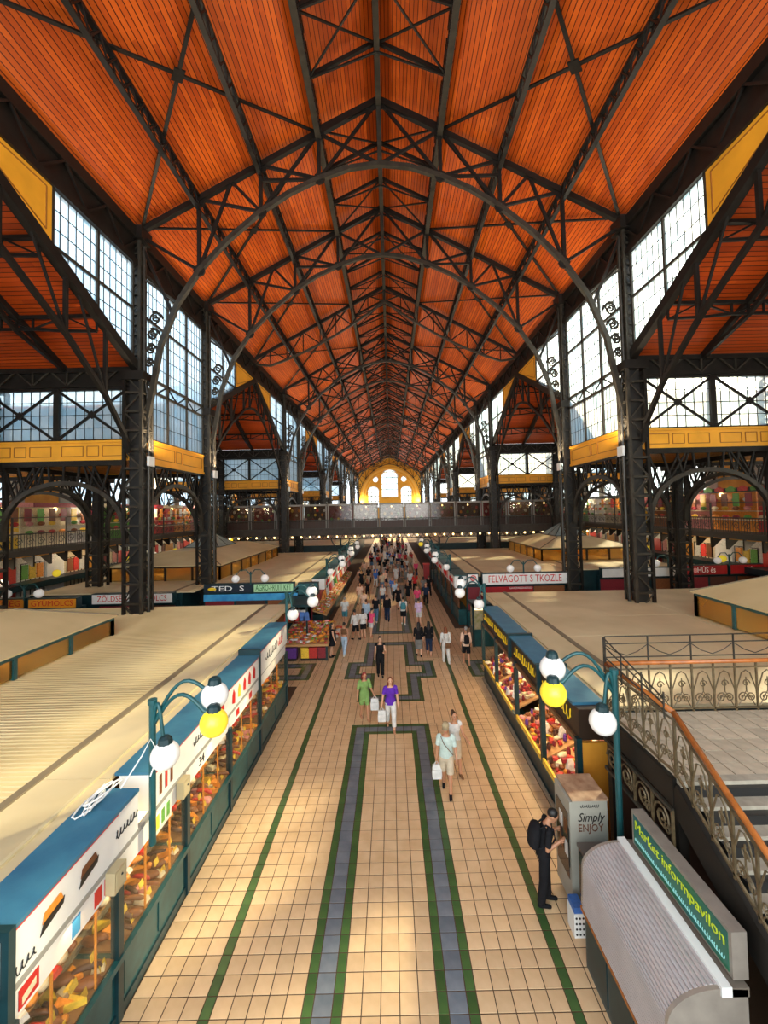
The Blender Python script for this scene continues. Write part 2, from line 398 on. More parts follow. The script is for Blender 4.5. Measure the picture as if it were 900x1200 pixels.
for y in TRUY:
    if y in COLY:
        lb = 'dark iron arched roof truss on the %s pair of tall nave columns' % ORDN[COLY.index(y)]
        if fa: tr.location.y = y; tr['label'] = lb; fa = False
        else: copy_tree(tr, loc=(0, y, 0), label=lb)
    else:
        lb = 'dark iron laced roof truss over the middle of the %s transept' % ORDN[int(y//26)]
        if fb: mt.location.y = y; mt['label'] = lb; fb = False
        else: copy_tree(mt, loc=(0, y, 0), label=lb)
# lattice purlins along the hall
def purlin(x, depth, w, label, name='lattice_purlin', bright=IRON):
    t = thing(name, label, 'purlin', (x, 6, rz(x)), group=None)
    z = rz(x)+.1; n = Vector((math.copysign(1, x)*SL if x else 0, 0, 1)).normalized()
    zb = z-depth
    MB().box(x-w/2, x+w/2, 6, 150, z-.05, z+.05).build('top_chord', IRON, t)
    MB().box(x-w/2, x+w/2, 6, 150, zb-.035, zb+.035).build('bottom_chord', bright, t)
    lc = MB(); y = 6.0; st = depth*1.25
    while y < 149:
        for dx in (-w/2+.02, w/2-.02):
            lc.beam((x+dx, y, z), (x+dx, y+st/2, zb), .05); lc.beam((x+dx, y+st/2, zb), (x+dx, y+st, z), .05)
        lc.beam((x-w/2, y, zb), (x+w/2, y+st/2, zb), .05); lc.beam((x+w/2, y+st/2, zb), (x-w/2, y+st, zb), .05)
        y += st
    lc.build('lacing', IRON, t)
for s, sd in ((-1, 'over the pastry stall roofs'), (1, 'over the staircase side')):
    purlin(s*8.65, .62, .2, 'long lattice purlin nearest the clerestory windows, '+sd)
    purlin(s*5.7, .62, .2, 'long lattice purlin halfway up the red slope, '+sd)
    purlin(s*2.9, .38, .26, 'long lattice purlin beside the ridge lantern slot, '+sd, bright=IRON2)
rb = tag(MB().box(-.12, .12, 6, 150, rz(0)-.35, rz(0)+.35).build('ridge_beam', IRON2), 'long dark ridge beam along the peak of the nave ceiling', 'beam')
BN = {round((y-9.5)*2): w_ for y, w_ in zip(TRUY, 'first second third fourth fifth sixth seventh eighth ninth tenth eleventh twelfth thirteenth fourteenth fifteenth sixteenth seventeenth'.split())}
# wind bracing in the roof planes
def bracing(ya, yb, s):
    t = thing('wind_brace', 'crossed iron rods with a centre plate under the red boards, %s bay, %s' % (BN[round((ya-9.5)*2)], side_name(s)), 'brace', (s*7.2, ya, rz(7.2)))
    p = lambda x, y: (s*x, y, rz(x)+.12)
    MB().beam(p(HX-.2, ya), p(3.0, yb), .13, .07).build('rod', IRON, t); MB().beam(p(3.0, ya), p(HX-.2, yb), .13, .07).build('rod', IRON, t)
    ym = (ya+yb)/2; xm = (HX-.2+3)/2; c = Vector(p(xm, ym))
    MB().add([(c.x+s*dx, c.y+dy, c.z-SL*dx-.06) for dx, dy in ((.27, 0), (0, .27), (-.27, 0), (0, -.27))]+[(c.x+s*dx, c.y+dy, c.z-SL*dx) for dx, dy in ((.27, 0), (0, .27), (-.27, 0), (0, -.27))],
             [(0,1,2,3),(7,6,5,4),(0,4,5,1),(1,5,6,2),(2,6,7,3),(3,7,4,0)]).build('centre_plate', IRON, t)
for ya, yb in zip(TRUY, TRUY[1:]):
    if yb-ya > 1 and ya < 120:
        for s in (-1, 1): bracing(ya, yb, s)

# ================================================================== lattice columns
def lattice_shaft(m, posts, w, z0, z1, pw=.15, bar=.06, step=None):
    h = w/2-pw/2; step = step or w*.95
    for sx in (-1, 1):
        for sy in (-1, 1): posts.append(MB().box(sx*h-pw/2, sx*h+pw/2, sy*h-pw/2, sy*h+pw/2, z0, z1))
    n = max(1, round((z1-z0)/step)); st = (z1-z0)/n; e = w/2-.03
    for i in range(n):
        a, b = z0+i*st, z0+(i+1)*st
        for s in (-1, 1):
            if i % 2: s2 = -1
            else: s2 = 1
            m.beam((-h*s2, s*e, a), (h*s2, s*e, b), bar, .03, up=(0, 1, 0)); m.beam((s*e, -h*s2, a), (s*e, h*s2, b), .03, bar, up=(0, 1, 0))
            m.box(-h, h, s*e-.03, s*e+.03, b-.05, b+.05); m.box(s*e-.03, s*e+.03, -h, h, b-.05, b+.05)
def spiral(c, r, turns, n, flip=1, start=0.):
    return [(c[0]+flip*r*(1-.85*i/n)*math.cos(start+turns*2*PI*i/n), c[1]+r*(1-.85*i/n)*math.sin(start+turns*2*PI*i/n)) for i in range(n+1)]
def make_column():
    t = thing('iron_column', 'tall dark lattice iron column beside the nave with scroll bracket', 'column', group='tall lattice columns lining the nave')
    m = MB(); posts = []
    lattice_shaft(m, posts, .92, 0, 14.0, .13); lattice_shaft(m, posts, .52, 14.0, 20.7, .13, .045)
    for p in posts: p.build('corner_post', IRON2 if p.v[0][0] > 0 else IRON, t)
    m.build('lacing', IRON2, t)
    MB().box(-.25, .25, -.25, .25, 0, 13.9).box(-.13, .13, -.13, .13, 13.9, 20.5).build('core', BLACK, t)
    MB().box(-.6, .6, -.6, .6, 0, .5).box(-.54, .54, -.54, .54, 13.7, 14.1).box(-.42, .42, -.42, .42, 20.4, 21.0).build('collars', IRON, t)
    # tube rising along the nave face, and the scroll bracket between column and arch rib (local +x is the nave)
    MB().tube([(.50, 0, 3.0), (.50, 0, 12.6), (.30, 0, 14.2), (.30, 0, 20.2)], .07, 8).build('front_tube', IRON2, t)
    sc = MB()
    for zc, r in ((14.6, .22), (15.25, .27), (15.95, .32), (16.7, .36)):
        xc = .36+.45*(zc-13.4)/3.2
        sc.tube([(x, 0, z) for x, z in spiral((xc, zc), r, 1.4, 14)], .05, 4); sc.tube([(x, 0, z) for x, z in spiral((xc, zc+.1), r*.8, 1.3, 12, -1, 1.)], .045, 4)
    sc.build('bracket_scrolls', IRON2, t)
    MB().beam((.33, 0, 18.6), (1.75, 0, 17.55), .1).build('bracket_tie', IRON2, t)
    fl = MB().box(.55, .66, -.22, .22, 9.75, 10.2).build('floodlight', WHITE, t)
    return t
col = make_column(); first = True
for y in COLY:
    for s in (-1, 1):
        c = col if first else copy_tree(col); first = False
        c['label'] = 'tall dark lattice iron column with scroll bracket, %s along the nave, %s' % (ORDN[COLY.index(y)], side_name(s)); c.location = (s*HX, y, 0); c.rotation_euler = (0, 0, 0 if s < 0 else PI)
def make_side_column():
    t = thing('aisle_column', 'dark lattice iron column standing out in the side aisle', 'column', group='shorter lattice columns in the side aisles')
    m = MB(); posts = []; lattice_shaft(m, posts, .9, 0, 13.4, .14, .06)
    for p in posts: p.build('corner_post', IRON, t)
    m.build('lacing', IRON2, t); MB().box(-.22, .22, -.22, .22, 0, 13.2).build('core', BLACK, t)
    MB().box(-.65, .65, -.65, .65, 0, .5).box(-.62, .62, -.62, .62, 9.6, 10.0).build('collars', IRON, t)
    return t
sc_ = make_side_column(); first = True
for y in COLY[:8]:
    for s in (-1, 1):
        c = sc_ if first else copy_tree(sc_); first = False; c.location = (s*18.4, y, 0); c['label'] = 'dark lattice iron column in the side aisle, %s along, %s' % (ORDN[COLY.index(y)], side_name(s))
# floodlights on the columns wash the ceiling
for i, y in enumerate(COLY):
    for s in (-1, 1):
        lamp('AREA', 'column_floodlight', (s*(HX-.95), y, 10.2), 620, (1, .80, .55), target=(s*2.0, y+3, 25), size=.5)

# ================================================================== nave walls, gables, clerestory windows
walls = {s: struct('wall_left' if s < 0 else 'wall_right', 'upper nave wall of dark iron and yellow panels') for s in (-1, 1)}
for s in (-1, 1):
    x = s*HX
    m = MB().box(x-.16, x+.16, Y0, Y1, 19.12, 19.42).box(x-.16, x+.16, Y0, Y1, 20.45, 20.95); m.build('eave_beam', IRON, walls[s])
    m = MB(); y = Y0
    while y < 148:
        m.beam((x-s*.1, y, 19.4), (x-s*.1, y+1.1, 20.5), .08); m.beam((x-s*.1, y+1.1, 20.5), (x-s*.1, y+2.2, 19.4), .08); y += 2.2
    m.box(x+.02 if s > 0 else x-.14, x+.14 if s > 0 else x-.02, Y0, Y1, 19.4, 20.5)
    m.build('eave_lattice', IRON, walls[s])
WN = [0]
def window(label, loc):
    WN[0] += 1; return struct('window_%d' % WN[0], label, loc)
PANE = {}
def pane_mesh(w, h, axis):
    k = (round(w, 2), round(h, 2), axis)
    if k not in PANE:
        m = MB(); m.box(-.008, .008, -w/2, w/2, -h/2, h/2) if axis == 'x' else m.box(-w/2, w/2, -.008, .008, -h/2, h/2)
        PANE[k] = m.mesh('pane', GLASS)
    return PANE[k]
def glaze(win, fixed, axis, u0, u1, z0, z1, cols, rows, fine, clip=None, bars=None):
    """glazing grid in a rectangle; clip(u) gives the lowest z of the glass (sloping sill)"""
    P = lambda u, z: (fixed, u, z) if axis == 'x' else (u, fixed, z)
    bars = bars if bars is not None else MB()
    cw, rh = (u1-u0)/cols, (z1-z0)/rows; o0 = win['_o']
    def bar(u, z, u2, z2, t):
        if axis == 'x': bars.beam(P(u, z), P(u2, z2), t*.8, t, up=(1, 0, 0))
        else: bars.beam(P(u, z), P(u2, z2), t*.8, t, up=(0, 1, 0))
    for i in range(cols+1):
        u = u0+i*cw; zl = max(z0, clip(u)) if clip else z0
        if zl < z1-.02: bar(u, zl, u, z1, .035)
    for j in range(rows+1):
        z = z0+j*rh
        if clip is None: bar(u0, z, u1, z, .035)
        else:
            us = [u0+(u1-u0)*k/60 for k in range(61) if clip(u0+(u1-u0)*k/60) <= z+.001]
            if len(us) > 1: bar(us[0], z, us[-1], z, .035)
    if clip is None and not fine:
        me = pane_mesh(u1-u0, z1-z0, axis); c = P((u0+u1)/2, (z0+z1)/2)
        link('pane', me, win, tuple(c[i]-o0[i] for i in range(3))); return bars
    if not fine: cols2, rows2 = max(1, cols//3), 1
    else: cols2, rows2 = cols, rows
    cw, rh = (u1-u0)/cols2, (z1-z0)/rows2
    for i in range(cols2):
        for j in range(rows2):
            a, b = u0+i*cw, u0+(i+1)*cw; lo, hi = z0+j*rh, z0+(j+1)*rh
            if clip is None or max(clip(a), clip(b)) <= lo+1e-6:
                c = P((a+b)/2, (lo+hi)/2); link('pane', pane_mesh(cw, rh, axis), win, tuple(c[i2]-o0[i2] for i2 in range(3)))
            else:
                pl = [(a, max(lo, clip(a))), (b, max(lo, clip(b))), (b, hi), (a, hi)]
                ca, cb = clip(a), clip(b)
                if ca >= hi and cb >= hi: continue
                if ca > hi or cb > hi:
                    t_ = (hi-ca)/(cb-ca); um = a+t_*(b-a)
                    pl = [(um, hi), (b, max(lo, cb)), (b, hi)] if ca > hi else [(a, max(lo, ca)), (um, hi), (a, hi)]
                elif (ca < lo) != (cb < lo):
                    um = a+(lo-ca)/(cb-ca)*(b-a)
                    pl = [(a, ca), (um, lo), (b, lo), (b, hi), (a, hi)] if ca > lo else [(a, lo), (um, lo), (b, cb), (b, hi), (a, hi)]
                MB().prism(pl, axis, fixed-.008, fixed+.008).build('pane', GLASS, win)
    return bars
ORD = ['first', 'second', 'third', 'fourth', 'fifth', 'sixth']
# gables over the wide bays
ZG0, ZG1 = 14.4, 19.15
for k in range(6):
    a = 26*k; b = a+19; mid = a+9.5
    if k == 5: a, b, mid = 130, 149, 139.5
    for s in (-1, 1):
        x = s*HX
        gz = lambda u: ZG0+(ZG1-ZG0)*(1-abs(u-mid)/9.5)
        w_ = walls[s]
        for e in (0, 1):
            ye = a if e == 0 else b
            MB().beam((x, ye, ZG0-.1), (x, mid, ZG1-.1), .30, .40).build('gable_rafter', IRON, w_)
            sg = 1 if e == 0 else -1
            rib = [(x, ye+sg*d, z) for d, z in ((.7, 10.3), (1.0, 11.1), (2.2, 12.5), (4.3, 14.2), (6.9, 15.8), (8.3, 16.3), (9.5, 16.5))]
            MB().path(rib, .17, .17, up=(1, 0, 0)).build('gable_arch_rib', IRON, w_)
            mm = MB()
            for d, z in ((2.2, 12.5), (4.3, 14.2), (6.9, 15.8), (8.3, 16.3)):
                u = ye+sg*d; mm.beam((x, u, z), (x, u, gz(u)-.2), .13); mm.beam((x, u, z), (x, u+sg*1.5, gz(u+sg*1.5)-.2), .08)
            mm.build('gable_struts', IRON, w_)
        pa, pb = a+4.95, b-4.95
        pan = [(pa, gz(pa)+.2), (mid, ZG1+.05), (pb, gz(pb)+.2), (pb, 19.12), (pa, 19.12)]
        for sgn, pl in ((0, [(pa, gz(pa)+.2), (mid, 19.1), (pa, 19.12)]), (1, [(pb, gz(pb)+.2), (pb, 19.12), (mid, 19.1)])):
            MB().prism(pl, 'x', x-.06, x+.06).build('gable_panel', YEL, w_)
            cx_ = sum(p[0] for p in pl)/3; cz_ = sum(p[1] for p in pl)/3
            q = [(cx_+(u-cx_)*.8, cz_+(z-cz_)*.74) for u, z in pl]
            MB().path([(x-s*.065, u, z) for u, z in q+q[:1]], .035, .045, up=(1, 0, 0)).build('panel_moulding', YELD, w_)
        for e in (0, 1):
            if k == 0 and e == 0: continue
            u0, u1 = (a+.45, pa) if e == 0 else (pb, b-.45)
            win = window('gable window with sloping sill beside yellow panel, %s transept %s' % (ORD[k], side_name(s)), (x, (u0+u1)/2, 17))
            fr = MB()
            clipf = lambda u: gz(u)+.16
            um = (u0+u1)/2
            for u in (u0, um, u1): fr.beam((x, u, clipf(u)), (x, u, 19.12), .14, .12, up=(0, 1, 0))
            fr.beam((x, u0, 17.05), (x, u1, 17.05), .12, .12) if True else None
            fr.build('frame', IRON2, win)
            bars = MB(); fine = k == 0
            for p, q in ((u0, um), (um, u1)):
                glaze(win, x, 'x', p, q, 17.05, 19.12, 6, 3, fine, clipf, bars)
                glaze(win, x, 'x', p, q, 14.33, 17.05, 6, 4, fine, clipf, bars)
            bars.build('glazing_bars', IRON, win)
# tall clerestory windows and yellow fascia of the narrow bays
def fascia(parent_label, u0, u1, z0, z1, axis, fixed, face, n, name):
    t = struct(name, parent_label, (fixed, (u0+u1)/2, z0) if axis == 'x' else ((u0+u1)/2, fixed, z0))
    m = MB()
    if axis == 'x': m.box(fixed-.09, fixed+.09, u0, u1, z0, z1).box(fixed-.14, fixed+.14, u0, u1, z1-.06, z1+.04).box(fixed-.14, fixed+.14, u0, u1, z0-.12, z0+.02)
    else: m.box(u0, u1, fixed-.09, fixed+.09, z0, z1).box(u0, u1, fixed-.14, fixed+.14, z1-.06, z1+.04)
    fb_ = m.build('fascia_board', YEL, t)
    L = u1-u0
    for i in range(n):
        p = u0+L*i/n; q = u0+L*(i+1)/n; c = (p+q)/2; d = (q-p)
        for a_, b_ in ((p+.25, c-.45), (c-.27, c+.27), (c+.45, q-.25)):
            r = [(a_, z0+.22), (b_, z0+.22), (b_, z1-.22), (a_, z1-.22)]; r += r[:1]
            P = [(fixed+face*.095, u, z) if axis == 'x' else (u, fixed+face*.095, z) for u, z in r]
            MB().path(P, .03, .035, up=(1, 0, 0) if axis == 'x' else (0, 1, 0)).build('panel_moulding', YELD, fb_)
    return t
TRN = [0]
def trim(): TRN[0] += 1; return 'trim_%d' % TRN[0]
for k in range(5):
    a, b = 19+26*k+.5, 26+26*k-.5
    for s in (-1, 1):
        x = s*HX
        win = window('tall three-light clerestory window over yellow fascia, %s narrow bay %s' % (ORD[k], side_name(s)), (x, (a+b)/2, 11.1))
        fr = MB(); us = even(a, b, 3)
        for u in us: fr.box(x-.08, x+.08, u-.07, u+.07, 11.1, 19.12)
        for z in (11.14, 13.6, 14.2, 17.05, 19.1): fr.box(x-.08, x+.08, a, b, z-.06, z+.06)
        fr.build('frame', IRON2, win)
        bars = MB()
        for p, q in zip(us, us[1:]):
            for z0, z1, rows in ((11.14, 13.6, 3), (14.2, 17.05, 4), (17.05, 19.1, 3), (13.6, 14.2, 1)):
                glaze(win, x, 'x', p, q, z0, z1, 6 if rows > 1 else 1, rows, k == 0 and rows > 1, None, bars)
            bars.beam((x, p, 14.2), (x, (p+q)/2, 13.6), .07); bars.beam((x, (p+q)/2, 13.6), (x, q, 14.2), .07); bars.beam((x, (p+q)/2, 13.6), (x, (p+q)/2, 14.2), .05)
        bars.build('glazing_bars', IRON, win)
        fascia('yellow panelled fascia under tall window, %s narrow bay %s' % (ORD[k], side_name(s)), a, b, 10.05, 11.1, 'x', x, -s, 1, trim())
ZINC = mat('pale_zinc_roofing', (.70, .74, .76), .5, var=.1, vscale=1)
# pavilion walls across the aisles: fascia, X-braced windows, eave beam, low roof
def arch_girder(t, p0, p1, axis, fixed, zt=9.95, zs=6.4, zc=9.05):
    """flat-topped spandrel arch between two columns"""
    P = lambda u, z: (u, fixed, z) if axis == 'y' else (fixed, u, z)
    up = (0, 1, 0) if axis == 'y' else (1, 0, 0)
    m = MB(); m.beam(P(p0, zt), P(p1, zt), .24, .24); m.build('top_chord', IRON, t)
    c = (p0+p1)/2; h = (p1-p0)/2; N = 14; arc = []
    for i in range(N+1):
        th = PI*i/N; arc.append((c-h*math.cos(th), zs+(zc-zs)*math.sin(th)**.8))
    MB().path([P(u, z) for u, z in arc], .2, .2, up=up).build('arch_rib', IRON2, t)
    m = MB()
    for i in range(1, N):
        u, z = arc[i]; du = -math.cos(PI*i/N)*.75
        if zt-z > .35: m.beam(P(u, z), P(min(max(u+du*(zt-z)*.6, p0), p1), zt), .08)
        if i % 2 and zt-z > .5: m.beam(P(u, z), P(min(max(u-du*(zt-z)*.9, p0), p1), zt), .07)
    m.build('radial_struts', IRON, t)
for k in range(4):
    for s in (-1, 1):
        for e, y in enumerate((19+26*k, 26+26*k)):
            face = -1 if e == 0 else 1
            if e == 1 and k > 1: continue
            xs = [11.9, 18.4, 25.4]
            where = ('near' if e == 0 else 'far')
            fascia('yellow panelled band across the aisle, %s face of %s pavilion %s' % (where, ORD[k], side_name(s)), s*25.4 if s < 0 else 11.9, -11.9 if s < 0 else 25.4, 10.05, 10.95, 'y', y, face, 4, trim())
            win = window('X-braced glazed strip above yellow band, %s face of %s pavilion %s' % (where, ORD[k], side_name(s)), (s*18.6, y, 10.95))
            fr = MB(); bars = MB(); cells = even(11.95, 25.35, 4)
            for u in cells: fr.box(s*u-.13, s*u+.13, y-.12, y+.12, 10.95, 13.45)
            for z in (11.0, 13.42): fr.box(min(s*11.95, s*25.35), max(s*11.95, s*25.35), y-.08, y+.08, z-.06, z+.06)
            for p, q in zip(cells, cells[1:]):
                fr.beam((s*p, y+face*.1, 11.0), (s*q, y+face*.1, 13.4), .12, .06, up=(0, 1, 0)); fr.beam((s*p, y+face*.1, 13.4), (s*q, y+face*.1, 11.0), .12, .06, up=(0, 1, 0))
                fr.prism([(s*(p+q)/2+.2*cx, 12.2+.2*cz) for cx, cz in ((1, 0), (0, 1), (-1, 0), (0, -1))], 'y', y+face*.12-.03, y+face*.12+.03)
                glaze(win, y, 'y', min(s*p, s*q), max(s*p, s*q), 11.0, 13.42, 8, 4, k == 0 and e == 0 and q < 19, None, bars)
            fr.build('frame', IRON, win); bars.build('glazing_bars', IRON, win)
            eb = thing('aisle_eave_beam', 'dark lattice beam above X-braced glazing, %s face of %s pavilion, %s' % (where, ORD[k], side_name(s)), 'beam', (s*18.6, y, 13.5))
            X0, X1 = min(s*11.6, s*26), max(s*11.6, s*26)
            MB().box(X0, X1, y-.12, y+.12, 13.5, 13.68).box(X0, X1, y-.14, y+.14, 14.2, 14.42).box(X0, X1, y+(-.02 if face > 0 else -.02), y+.02, 13.6, 14.3).build('chords', IRON, eb)
            m = MB(); u = X0
            while u < X1-1.5: m.beam((u, y+face*.1, 13.6), (u+.8, y+face*.1, 14.3), .07); m.beam((u+.8, y+face*.1, 14.3), (u+1.6, y+face*.1, 13.6), .07); m.beam((u+1.6, y+face*.1, 13.6), (u+1.6, y+face*.1, 14.3), .07); u += 1.6
            m.build('lacing', IRON2, eb)
            for p, q in ((12.15, 17.85), (18.95, 25.3)):
                t = thing('spandrel_arch', 'iron arch across aisle, %s face of %s pavilion, %s, %s' % (where, ORD[k], side_name(s), 'by the nave' if p < 15 else 'by the gallery'), 'arch', (s*(p+q)/2, y, 6.4))
                arch_girder(t, min(s*p, s*q), max(s*p, s*q), 'y', y)
        ya, yb = 19+26*k, 26+26*k
        for X in (HX, 18.4):
            t = thing('spandrel_arch', 'iron arch along the hall, %s pavilion, %s, %s' % (ORD[k], side_name(s), 'on the nave side' if X < 15 else 'on the gallery side'), 'arch', (s*X, ya+3.5, 6.4))
            arch_girder(t, ya+.6, yb-.6, 'x', s*X)
        lr = struct('ceiling', 'low flat amber board ceiling over the %s pavilion %s' % (ORD[k], side_name(s)), (s*18.6, ya+3.5, 10))
        X0, X1 = min(s*11.7, s*26), max(s*11.7, s*26)
        MB().box(X0, X1, ya+.1, yb-.1, 10.12, 10.24).build('soffit_boards', SOFF, lr); MB().box(X0, X1, ya+.1, yb-.1, 10.26, 10.34).build('zinc_roofing', ZINC, lr)
# transept ceilings over the wide bays
for k in range(4):
    a, b = 26*k, 26*k+19; mid = a+9.5
    for s in (-1, 1):
        X0, X1 = s*(HX+.12), s*26.2
        t = struct('ceiling', 'sloping red board ceiling of the %s transept %s' % (ORD[k], side_name(s)), (s*18, mid, 14.4))
        for e, ye in ((0, a), (1, b)):
            za, zb = 14.45, 19.35
            MB().add([(X0,ye,za),(X1,ye,za),(X1,mid,zb),(X0,mid,zb),(X0,ye,za+.12),(X1,ye,za+.12),(X1,mid,zb+.12),(X0,mid,zb+.12)],
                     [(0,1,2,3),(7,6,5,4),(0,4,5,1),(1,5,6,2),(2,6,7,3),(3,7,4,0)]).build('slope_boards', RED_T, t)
            MB().add([(X0,ye,za+.13),(X1,ye,za+.13),(X1,mid,zb+.13),(X0,mid,zb+.13),(X0,ye,za+.2),(X1,ye,za+.2),(X1,mid,zb+.2),(X0,mid,zb+.2)],
                     [(0,1,2,3),(7,6,5,4),(0,4,5,1),(1,5,6,2),(2,6,7,3),(3,7,4,0)]).build('zinc_roofing', ZINC, t)
            # lattice purlins running out across the slope
            for f in ((.27, .56, .84) if e == 1 else (.5,)):
                u = ye+(mid-ye)*f; z = za+(zb-za)*f-.12
                p = thing('aisle_purlin', 'laced purlin under red slope, %s transept, %s, %s' % (ORD[k], side_name(s), {.27: 'lowest', .5: 'on the opposite slope', .56: 'middle', .84: 'highest'}[f]), 'purlin', (s*18, u, z))
                MB().box(min(X0, X1), max(X0, X1), u-.08, u+.08, z-.06, z+.06).build('top_chord', IRON, p)
                xs = even(HX+.1, 26, 11); lo = [z-.45-.30*((i % 4)-2 == 0 and 0)-.0 for i in range(12)]
                MB().path([(s*x_, u, z-.42-.22*abs(math.cos((x_-HX)/3.4*PI/2))) for x_ in xs], .1, .1, up=(0, 1, 0)).build('bottom_chord', IRON, p)
                m = MB()
                for i in range(11):
                    d = lambda x_: z-.42-.22*abs(math.cos((x_-HX)/3.4*PI/2))
                    m.beam((s*xs[i], u, z), (s*xs[i], u, d(xs[i])), .07); m.beam((s*xs[i], u, z if i % 2 else d(xs[i])), (s*xs[i+1], u, d(xs[i+1]) if i % 2 else z), .06)
                m.build('lacing', IRON, p)
        if k < 3:
            for X in (14.9, 18.4, 21.9):
                p = thing('transept_truss', 'arched iron truss inside %s transept, %s, %s' % (ORD[k], side_name(s), {14.9: 'closest to the nave', 18.4: 'over the aisle columns', 21.9: 'closest to the gallery'}[X]), 'truss', (s*X, mid, 14.4))
                for e, ye, sg in ((0, a, 1), (1, b, -1)):
                    MB().beam((s*X, ye, 14.3), (s*X, mid, 19.15), .18, .24).build('rafter', IRON, p)
                    rib = [(ye+sg*d, z) for d, z in ((.6, 11.0), (1.2, 12.8), (2.6, 14.6), (4.8, 16.3), (7.2, 17.3), (9.5, 17.6))] if X == 18.4 else [(ye+sg*d, z) for d, z in ((.2, 14.3), (2.6, 15.1), (4.8, 16.4), (7.2, 17.3), (9.5, 17.6))]
                    MB().path([(s*X, u, z) for u, z in rib], .15, .15, up=(1, 0, 0)).build('arch_rib', IRON, p)
                    m = MB()
                    for u, z in rib[-4:]:
                        zt = 14.3+4.85*(1-abs(u-mid)/9.5); m.beam((s*X, u, z), (s*X, u, zt), .09); m.beam((s*X, u, z), (s*X, u+sg*1.6, zt+.8), .07)
                    m.build('struts', IRON, p)
# ================================================================== end wall with arched windows
ew = struct('wall_end', 'yellow end wall with three arched windows under a big arch', (0, 150, 0))
def ring(m, cx, cz, r0, r1, y0, y1, a0=0, a1=PI, n=20):
    for i in range(n):
        t0, t1 = a0+(a1-a0)*i/n, a0+(a1-a0)*(i+1)/n
        q = [(cx+r0*math.cos(t0), cz+r0*math.sin(t0)), (cx+r1*math.cos(t0), cz+r1*math.sin(t0)), (cx+r1*math.cos(t1), cz+r1*math.sin(t1)), (cx+r0*math.cos(t1), cz+r0*math.sin(t1))]
        m.prism(q, 'y', y0, y1)
YW = mat('yellow_end_wall_plaster', (.80, .40, .03), .6, var=.12, vscale=.3, bump=.1, bscale=4)
bm = bmesh.new()
outer_p = [(-11.8, 0), (11.8, 0), (11.8, 21), (0, 28.2), (-11.8, 21)]
def arch_out(cx, w, zb, zs, n=14): return [(cx-w, zb), (cx+w, zb)]+[(cx+w*math.cos(PI*i/n), zs+w*math.sin(PI*i/n)) for i in range(n+1)]
holes = [arch_out(0, 2.85, 11.8, 19.2), arch_out(-6.0, 1.9, 8.2, 14.0), arch_out(6.0, 1.9, 8.2, 14.0),
         [(-5.2+.9*math.cos(2*PI*i/16), 18.6+.9*math.sin(2*PI*i/16)) for i in range(16)], [(5.2+.9*math.cos(2*PI*i/16), 18.6+.9*math.sin(2*PI*i/16)) for i in range(16)]]
es = []
for lp in [outer_p]+holes:
    vs = [bm.verts.new((x, 150, z)) for x, z in uniq_pts(lp)] if False else [bm.verts.new((x, 150, z)) for i, (x, z) in enumerate(lp) if i == 0 or (abs(x-lp[i-1][0])+abs(z-lp[i-1][1]) > 1e-4)]
    if (vs[0].co-vs[-1].co).length < 1e-4: bm.verts.remove(vs.pop())
    for i in range(len(vs)): es.append(bm.edges.new((vs[i], vs[(i+1) % len(vs)])))
bmesh.ops.triangle_fill(bm, edges=es, use_beauty=True)
r = bmesh.ops.extrude_face_region(bm, geom=bm.faces[:]); bmesh.ops.translate(bm, vec=(0, .5, 0), verts=[v for v in r['geom'] if isinstance(v, bmesh.types.BMVert)])
bmesh.ops.translate(bm, vec=(0, -150, 0), verts=bm.verts)
me = bpy.data.meshes.new('wall_plaster'); bm.to_mesh(me); bm.free(); me.materials.append(YW); link('wall_plaster', me, ew)
m = MB(); ring(m, 0, 12.5, 9.6, 10.3, 149.7, 150.1); ring(m, 0, 12.5, 8.7, 8.95, 149.75, 150.1); m.build('big_arch_moulding', mat('pale_yellow_moulding', (.86, .52, .10), .6), ew)
m = MB(); ring(m, 0, 19.2, 2.85, 3.2, 149.8, 150.2); ring(m, -6, 14, 1.9, 2.15, 149.8, 150.2); ring(m, 6, 14, 1.9, 2.15, 149.8, 150.2)
for cx in (-5.2, 5.2): ring(m, cx, 18.6, .9, 1.1, 149.8, 150.2, 0, 2*PI)
m.build('window_surrounds', WHITE, ew)
for cx, w_, zb, zs, lab in ((0, 2.85, 11.8, 19.2, 'tall arched centre window of the yellow end wall'), (-6, 1.9, 8.2, 14, 'lower arched window of the yellow end wall, pastry stall side'), (6, 1.9, 8.2, 14, 'lower arched window of the yellow end wall, staircase side')):
    win = window(lab, (cx, 150.2, zb))
    MB().prism(arch_out(cx, w_, zb, zs)[:-1], 'y', 150.2, 150.23).build('pane', GLASS, win)
    m = MB()
    for u in (-w_/2.6, w_/2.6): m.box(cx+u-.12, cx+u+.12, 150.1, 150.2, zb, zs+w_*.85)
    for z in (zb+.1, (zb+zs)/2-.6, (zb+zs)/2+1.4, zs): m.box(cx-w_, cx+w_, 150.1, 150.2, z-.14, z+.14)
    m.build('frame', IRON2, win)
for cx in (-5.2, 5.2):
    win = window('small round window in the yellow end wall, %s side' % ('pastry stall' if cx < 0 else 'staircase'), (cx, 150.2, 18.6))
    MB().prism([(cx+.9*math.cos(2*PI*i/16), 18.6+.9*math.sin(2*PI*i/16)) for i in range(16)], 'y', 150.2, 150.23).build('pane', GLASS, win)
# unseen front walls behind the viewer, added to keep light out of the aisles
for s in (-1, 1):
    w_ = struct('wall_front_blocker', 'unseen front wall added to block light into the aisle, '+side_name(s), (s*19, -2.4, 0)); MB().box(min(s*11.4, s*26.4), max(s*11.4, s*26.4), -2.6, -2.2, 0, 20.5).build('wall_plaster', mat('grey_plaster', (.46, .42, .36), .8, var=.2, vscale=.6), w_)
